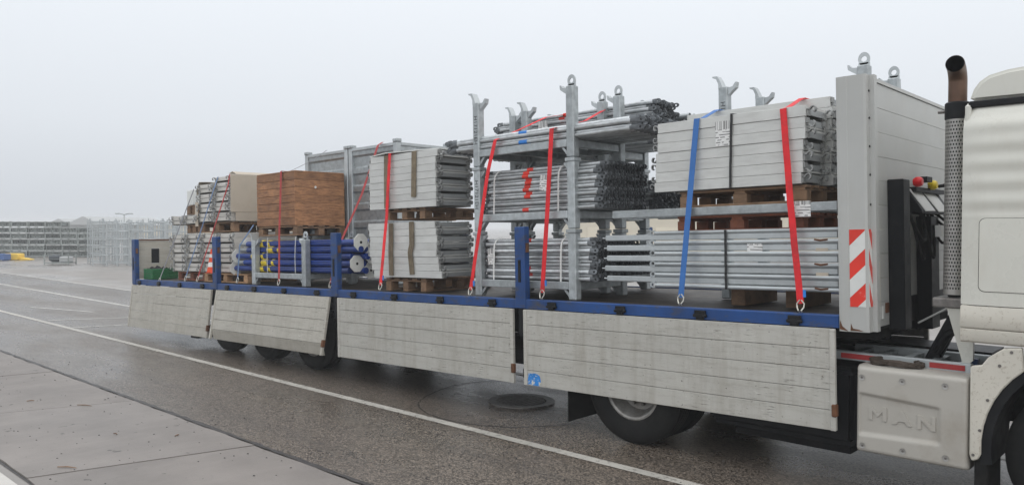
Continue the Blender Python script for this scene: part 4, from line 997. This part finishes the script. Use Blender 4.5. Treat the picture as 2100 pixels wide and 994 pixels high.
# ------------------------------------------------------------------ load: rear deck stacks (decks lie across the trailer, claws to the side)
for c in range(4):
    stack(1.10+.59*(c+1), .30, .158, 2.0, .575, .086, 8, 'weathered crosswise deck in lower rear stack, %s column from tail gate' % ['first', 'second', 'third', 'fourth'][c], 'lower rear decks', jit=.02, rz=PI/2, m='alu_rear', ends=(0,))
pallet(1.2, .35, .0, 'dark pallet on the deck floor near the green crate', H=.15, m='wood_red', lx=1.1, ly=1.1)
pallet(2.45, .25, .0, 'light brown pallet on the deck floor beside the traffic cone', H=.15, m='wood_fresh', lx=1.5, ly=1.1)
for c, n in ((0, 8), (1, 9)):
    stack(2.03+.60*(c+1), .36, 1.045, 1.9, .58, .0865, n, 'weathered crosswise deck in upper rear stack, %s' % ('column under the cardboard' if c else 'column away from cardboard'), 'upper rear decks', jit=.02, rz=PI/2, m='alu_rear', ends=(0,))
pallet(2.05, .40, .865, 'brown pallet between the lower and upper rear decks', H=.17, m='wood_pallet', lx=1.2, ly=1.2)
for c in range(2): stack(.92+.55*(c+1), .36, 1.025, 1.9, .53, .088, 2, 'weathered crosswise deck in the low rear pile, %s' % ['tail gate side', 'cardboard side'][c], 'low pile of rear decks', jit=.015, rz=PI/2, m='alu_rear', ends=(0,))
pallet(1.45, .42, .865, 'small brown pallet under the low pile of rear decks', H=.155, lx=.55, ly=1.1)
pallet(1.45, .42, 1.205, 'small brown pallet on top of the low pile of rear decks', H=.17, lx=.55, ly=1.1)
wp = thing('wrapped_block', 'white wrapped block on the small pallet at the rear', 'wrapped bundle', (1.76, .8, 1.38))
for i in range(4): MB().box(1.50+.135*i, 1.50+.135*i+.128, .40, 1.3, 1.38, 1.66+.01*(i % 2)).build('board', 'white_film', wp, bevel=.01)
cb = thing('cardboard_cover', 'creased cardboard covering the side of the upper rear deck stack', 'cardboard', (3.27, .9, 1.2))
MB().box(3.262, 3.270, .34, 1.75, 1.20, 1.84).build('side_sheet', 'cardboard', cb)
MB().box(3.275, 3.285, .42, 1.75, 1.045, 1.195).build('lower_sheet', 'cardboard', cb)
MB().ribbon([(3.262, 1.0, 1.845), (3.20, 1.0, 1.875), (3.12, 1.0, 1.90), (3.0, 1.0, 1.872)], 1.1, (0, 1, 0), .006).build('top_flap', 'cardboard', cb)
cb2 = thing('cardboard_cover', 'bent cardboard hanging at the edge of the lower rear deck column', 'cardboard', (2.0, .8, 1.1))
MB().ribbon([(2.03, .33, .98), (2.02, .33, 1.2), (2.03, .335, 1.42)], .14, (1, -.1, 0), .006).build('side_strip', 'cardboard', cb2)
MB().ribbon([(1.99, .8, 1.55), (2.02, .8, 1.70), (2.10, .8, 1.775), (2.3, .8, 1.765), (2.5, .8, 1.75)], .9, (0, 1, 0), .006).build('top_flap', 'cardboard', cb2)
# green crate with dark cover, cone
gc = thing('plastic_crate', 'green slatted plastic crate filled with dark sheeting by the tail gate', 'crate', (.4, .38, 0))
MB().box(.20, .60, .12, .62, .0, .012).build('base', 'green_plastic', gc)
for i in range(5):
    z0 = .016+i*.038
    mb = MB().box(.20, .60, .12, .135, z0, z0+.032).box(.20, .60, .605, .62, z0, z0+.032).box(.20, .215, .136, .604, z0, z0+.032).box(.585, .60, .136, .604, z0, z0+.032)
    mb.build('slat_ring', 'green_plastic', gc, bevel=.004)
for x in (.205, .57):
    for y in (.125, .585): MB().box(x, x+.025, y+.004, y+.03, .012, .20).build('corner', 'green_plastic', gc)
mb = MB(); n = 12; vs = [(.22+.36*i/n, .14+.46*j/n, .17+.05*math.sin(i*1.3+j*.7)*math.sin(j*1.1)+.05*math.exp(-((i-6)**2+(j-4)**2)/14)) for j in range(n+1) for i in range(n+1)]
mb.add(vs, [(j*(n+1)+i, j*(n+1)+i+1, (j+1)*(n+1)+i+1, (j+1)*(n+1)+i) for j in range(n) for i in range(n)]).build('dark_sheeting', 'black_steel', gc, ang=80)
cn = thing('traffic_cone', 'small orange and white traffic cone on a pallet beside the blue post', 'traffic cone', (2.72, .30, .152))
cx, cy, cz = 2.83, .21, .152
MB().box(cx-.12, cx+.12, cy-.07, cy+.10, cz-.0, cz+.02).build('base', 'orange_cone', cn, bevel=.01)
for a, b, m_ in ((.02, .11, 'orange_cone'), (.111, .19, 'cone_white'), (.191, .27, 'orange_cone'), (.271, .33, 'cone_white'), (.331, .42, 'orange_cone')):
    rr = lambda z: .095-.17*z
    MB().cyl((cx, cy, cz+a), (cx, cy, cz+b), rr(a), 20, rr(b)).build('band', m_, cn)
# ------------------------------------------------------------------ straps
strap('bright red strap over the deck stack by the headboard', [(13.26, .020, .075), (13.16, .08, .9), (13.085, .145, 1.70), (13.07, .30, 1.735), (13.05, .62, 1.85), (13.05, 1.0, 1.855)], 'red_web', .056)
strap('blue strap over the deck stack by the headboard', [(12.15, .020, .085), (12.21, .085, .9), (12.27, .145, 1.71), (12.25, .30, 1.735), (12.22, .62, 1.85), (12.22, 1.0, 1.855)], 'blue_web', .056)
one(MB().box(-.024, .024, -.003, .003, -.05, .05), 'strap_tag', 'paper_white', 'white tag sewn to the lower end of the blue strap', 'tag', (12.162, .027, .25))
bpy.data.objects['strap_tag'].matrix_world = TT @ Matrix.Translation((12.165, .022, .24))
one(MB().box(-.08, .08, -.0008, .0008, -.11, .11), 'label_sheet_pouch', 'label_print', 'clear pouch with printed delivery label on the headboard deck stack', 'label', (0, 0, 0)).matrix_world = TT @ Matrix.Translation((12.53, .1525, 1.55))
strap('thin black band round the headboard deck stack', [(12.59, .145, 1.062), (12.60, .145, 1.4), (12.61, .15, 1.715), (12.62, .5, 1.73)], 'black_web', .022, hook=False, name='tie_band')
strap('thin black band round the galvanised frame bundle', [(12.54, .134, .165), (12.54, .134, .4), (12.54, .134, .69)], 'black_web', .022, hook=False, name='tie_band')
strap('bright red strap crossing the edge stillages beside the middle post', [(10.49, .018, .075), (10.56, .06, 1.1), (10.585, .10, 1.80), (10.58, .30, 1.845), (10.53, .75, 1.95), (10.50, 1.15, 2.12)], 'red_web', .056)
strap('bright red strap at the tail side of the edge stillages', [(9.41, .018, .075), (9.55, .05, .8), (9.66, .07, 1.38), (9.76, .10, 1.76), (9.80, .45, 1.90), (9.84, .9, 2.09), (9.86, 1.2, 2.15)], 'red_web', .052)
strap('bright red strap over the middle deck stacks', [(7.75, .018, .085), (7.735, .15, 1.0), (7.765, .19, 1.79), (7.77, .5, 1.80)], 'red_web', .056)
strap('dull red strap running up from the sill over the steel container', [(6.64, .018, .08), (6.56, .20, .55), (6.40, .75, 1.35), (6.22, 1.2, 2.12), (6.20, 1.3, 2.175)], 'red_web_dull', .05)
strap('dull red strap over the wooden box', [(5.30, .018, .08), (5.15, .13, .86), (4.97, .285, 1.765), (4.97, .6, 1.768)], 'red_web_dull', .045)
strap('grey cord rising from the wooden box to the container', [(4.82, .5, 1.772), (4.87, .9, 1.97), (4.76, 1.27, 2.18)], 'grey_web', .022, hook=False)
strap('dull red strap over the upper rear decks', [(2.68, .018, .075), (2.96, .16, .85), (3.24, .31, 1.66), (3.20, .36, 1.84)], 'red_web_dull', .034)
strap('faded blue strap over the upper rear decks', [(2.22, .018, .075), (2.5, .16, .85), (2.78, .30, 1.65), (2.75, .38, 1.83)], 'blue_web_dull', .032)
strap('grey strap slanting over the low pile of rear decks', [(1.16, .018, .02), (1.5, .16, .75), (1.94, .33, 1.66)], 'grey_web', .032)
strap('faded blue strap from the sill up to the wooden box pallet', [(4.06, .018, .085), (3.99, .10, .62), (4.19, .24, .95)], 'blue_web_dull', .034)

# ------------------------------------------------------------------ far yard: stacked stillages, frames, halls
def place(D, u, z=0):
    """a spot on the yard at distance D in the direction of image column u (metres, world)"""
    d = fw + rt*((u-1050)/FPX); d = Vector((d.x, d.y, 0)); return Vector((CAMP.x, CAMP.y, 0)) + d*D
a_ = place(53, -150); b_ = place(53, 195); dirv = (b_-a_).normalized(); angv = math.atan2(dirv.y, dirv.x)
ncol = 10; wcol = (b_-a_).length/ncol; hrow = .40
fr = MB()
for x in (0, wcol-.07):
    for y in (0, .9): fr.box(x, x+.06, y, y+.06, 0, hrow-.01)
for y in (0, .9): fr.box(.06, wcol-.07, y, y+.05, .03, .09); fr.box(.06, wcol-.07, y, y+.04, hrow-.08, hrow-.04)
frm = fr.mesh('frame', 'far_grey')
lo = []
for v in range(3):
    lm = MB(); rr = random.Random(v)
    for r_ in range(4):
        for c in range(9):
            x = .08+c*(wcol-.2)/9; z = .092+r_*.072; lm.box(x+rr.uniform(0, .02), x+(wcol-.2)/9-.02, .07+rr.uniform(-.03, .05), .88, z, z+.062)
    lm.box(.07, wcol-.08, .885, .897, .10, hrow-.03)
    lo.append(lm.mesh('load', 'far_load'))
for c in range(ncol):
    nr = 6 if c < 8 else 5
    for r_ in range(nr):
        o = bpy.data.objects.new('steel_stillage', None); C.objects.link(o)
        tag(o, 'hazy grey loaded stillage in the wall across the yard, ' + ('topmost' if r_ == nr-1 else ORD[r_]) + ' row', 'stillage', 'stillage wall across the yard')
        o.location = a_ + dirv*(c*wcol) + Vector((-dirv.y, dirv.x, 0))*R.uniform(-.15, .15) + Vector((0, 0, r_*hrow-.008)); o.rotation_euler = (0, 0, angv); ORG[o.name] = Vector((0, 0, 0))
        put(frm, 'frame', o, (0, 0, 0)); put(R.choice(lo), 'load', o, (0, 0, 0))
# lattice of upright scaffold frames
fm = MB()
for x in (0, .73): fm.cyl((x, 0, 0), (x, 0, 2.3), .035, 6)
for z in (.15, .55, .95, 1.35, 1.75, 2.15): fm.cyl((0, 0, z), (.73, 0, z), .026, 6)
for x in (.24, .49): fm.cyl((x, 0, .15), (x, 0, 2.15), .018, 5)
fme = fm.mesh('standing_frame', 'galv_pale')
for r_ in range(3):
    for c in range(9):
        o = bpy.data.objects.new('scaffold_ladder', fme); C.objects.link(o); tag(o, 'pale upright scaffold frame in the hazy lattice beyond the tail gate', 'scaffold frame', 'upright frames across the yard')
        p = place(41.5+r_*1.3+R.uniform(-.2, .2), 190+c*25-r_*5); o.location = (p.x, p.y, -.01); o.rotation_euler = (0, 0, angv+R.uniform(-.12, .12)); o.scale = (1, 1, 1.0+.1*R.random())
for c in range(8):
    o = bpy.data.objects.new('scaffold_ladder', fme); C.objects.link(o); tag(o, 'pale upright scaffold frame standing tall behind the hazy lattice', 'scaffold frame', 'tall frames across the yard')
    p = place(50+R.uniform(-.3, .3), 205+c*20); o.location = (p.x, p.y, -.01); o.rotation_euler = (0, 0, angv+R.uniform(-.3, .3)); o.scale = (1, 1, 1.08)
# halls and tents
def hall(u0, u1, D, h, ridge, label, m, name='warehouse', tent=False):
    a = place(D, u0); b = place(D, u1); d = (b-a); L = d.length; an = math.atan2(d.y, d.x)
    o = thing(name, label, 'tent' if tent else 'building', (a.x, a.y, -.01), frame=I4); o.rotation_euler = (0, 0, an); ORG[o.name] = Vector((0, 0, 0))
    MB().box(0, L, 0, 18, 0, h).build('wall', m, o)
    if tent: MB().prism([(-.3, h+.002), (L+.3, h+.002), (L/2, ridge)], 'y', -.3, 18.3).build('roof', 'far_white', o)
    else:
        MB().prism([(-.4, h+.002), (18.4, h+.002), (9, ridge)], 'x', -.4, L+.4).build('roof', 'far_white', o)
        n = max(3, int(L/5))
        for i in range(n): MB().box(i*L/n+.9, i*L/n+.9+L/n-2.2, -.06, -.002, .0, h*.62).build('door_panel', 'far_cream', o)
    return o
hall(140, 205, 95, 2.2, 3.25, 'white pointed tent roof behind the stillage wall', 'far_white', 'storage_tent', True)
hall(95, 150, 110, 2.1, 3.1, 'lower white tent roof far behind the stillage wall', 'far_white', 'storage_tent', True)
hall(285, 520, 100, 2.2, 2.75, 'long pale flat hall behind the upright scaffold frames', 'far_cream')
hall(1180, 2300, 60, 3.4, 4.3, 'pale cream warehouse beyond the yard behind the trailer', 'far_cream')
lp = place(85, 255)
ld = thing('yard_lamp', 'slim double armed yard lamp above the scaffold frames', 'lamp post', (lp.x, lp.y, 0), frame=I4)
MB().cyl((lp.x, lp.y, 0), (lp.x, lp.y, 3.3), .05, 8).build('pole', 'far_grey', ld)
for s in (-1, 1): MB().tube([(lp.x, lp.y, 3.3), (lp.x+.5*s*dirv.x, lp.y+.5*s*dirv.y, 3.42), (lp.x+.95*s*dirv.x, lp.y+.95*s*dirv.y, 3.40)], .05, 6).build('arm', 'far_grey', ld)
# yellow skip, mesh pallet box, blue bin
yp = place(48, 8); ya = thing('yellow_skip', 'low yellow tub with a flat board beside the stillage wall', 'tub', (yp.x, yp.y, 0), frame=I4); ya.rotation_euler = (0, 0, angv); ya.scale = (.85, .85, .85); ORG[ya.name] = Vector((0, 0, 0))
MB().prism([(.05, 0), (.95, 0), (1.0, .08), (1.0, .40), (.93, .47), (.05, .47), (0, .40), (0, .08)], 'y', 0, .8).build('tub', 'far_yellow', ya, bevel=.03)
MB().prism([(1.0, 0), (1.75, 0), (1.75, .05), (1.3, .14), (1.0, .17)], 'y', .1, .7).build('board', 'far_yellow', ya)
mp = place(42.5, 89); mo = thing('mesh_box', 'wire mesh pallet box with dark bundle on the open yard', 'mesh box', (mp.x, mp.y, 0), frame=I4); mo.rotation_euler = (0, 0, angv); ORG[mo.name] = Vector((0, 0, 0))
for x in (0, 1.3):
    for y in (0, .75): MB().box(x, x+.05, y, y+.05, 0, .55).build('post', 'far_grey', mo)
MB().box(.051, 1.299, 0, .8, .06, .12).build('base', 'far_grey', mo)
for z in (.3, .5): MB().box(.051, 1.299, .0, .03, z, z+.02).build('rail', 'far_grey', mo)
MB().tube([(.12, .4, .33), (.3, .4, .34), (.6, .4, .33), (.68, .4, .32)], [.15, .21, .2, .14], 10).build('dark_bundle', 'far_dark', mo)
MB().box(.74, 1.24, .15, .7, .125, .42).build('pale_sheet', 'far_white', mo, bevel=.04)
bp = place(47, -22); bo = one(MB().box(0, .85, 0, .7, .04, .40).box(.05, .15, .05, .65, 0, .04).box(.7, .8, .05, .65, 0, .04), 'blue_bin', 'far_blue', 'low blue bin beside the yellow tub', 'bin', (0, 0, 0), frame=I4, bevel=.03)
bo.matrix_world = Matrix.Translation(bp) @ Matrix.Rotation(angv, 4, 'Z')

# ------------------------------------------------------------------ haze
hz = MB().box(-1300, 1300, -1300, 1300, -1.2, 5.2).mesh('haze', 'tar', smooth=False)
k = bpy.data.materials.new('haze'); k.use_nodes = True; k.node_tree.nodes.clear()
om = k.node_tree.nodes.new('ShaderNodeOutputMaterial'); pv_ = k.node_tree.nodes.new('ShaderNodeVolumePrincipled')
pv_.inputs['Color'].default_value = (.93, .95, .97, 1); pv_.inputs['Density'].default_value = .0025; pv_.inputs['Anisotropy'].default_value = .2
k.node_tree.links.new(pv_.outputs[0], om.inputs['Volume'])
hz.materials.clear(); hz.materials.append(k)
ho = bpy.data.objects.new('haze', hz); C.objects.link(ho); ho['kind'] = 'stuff'
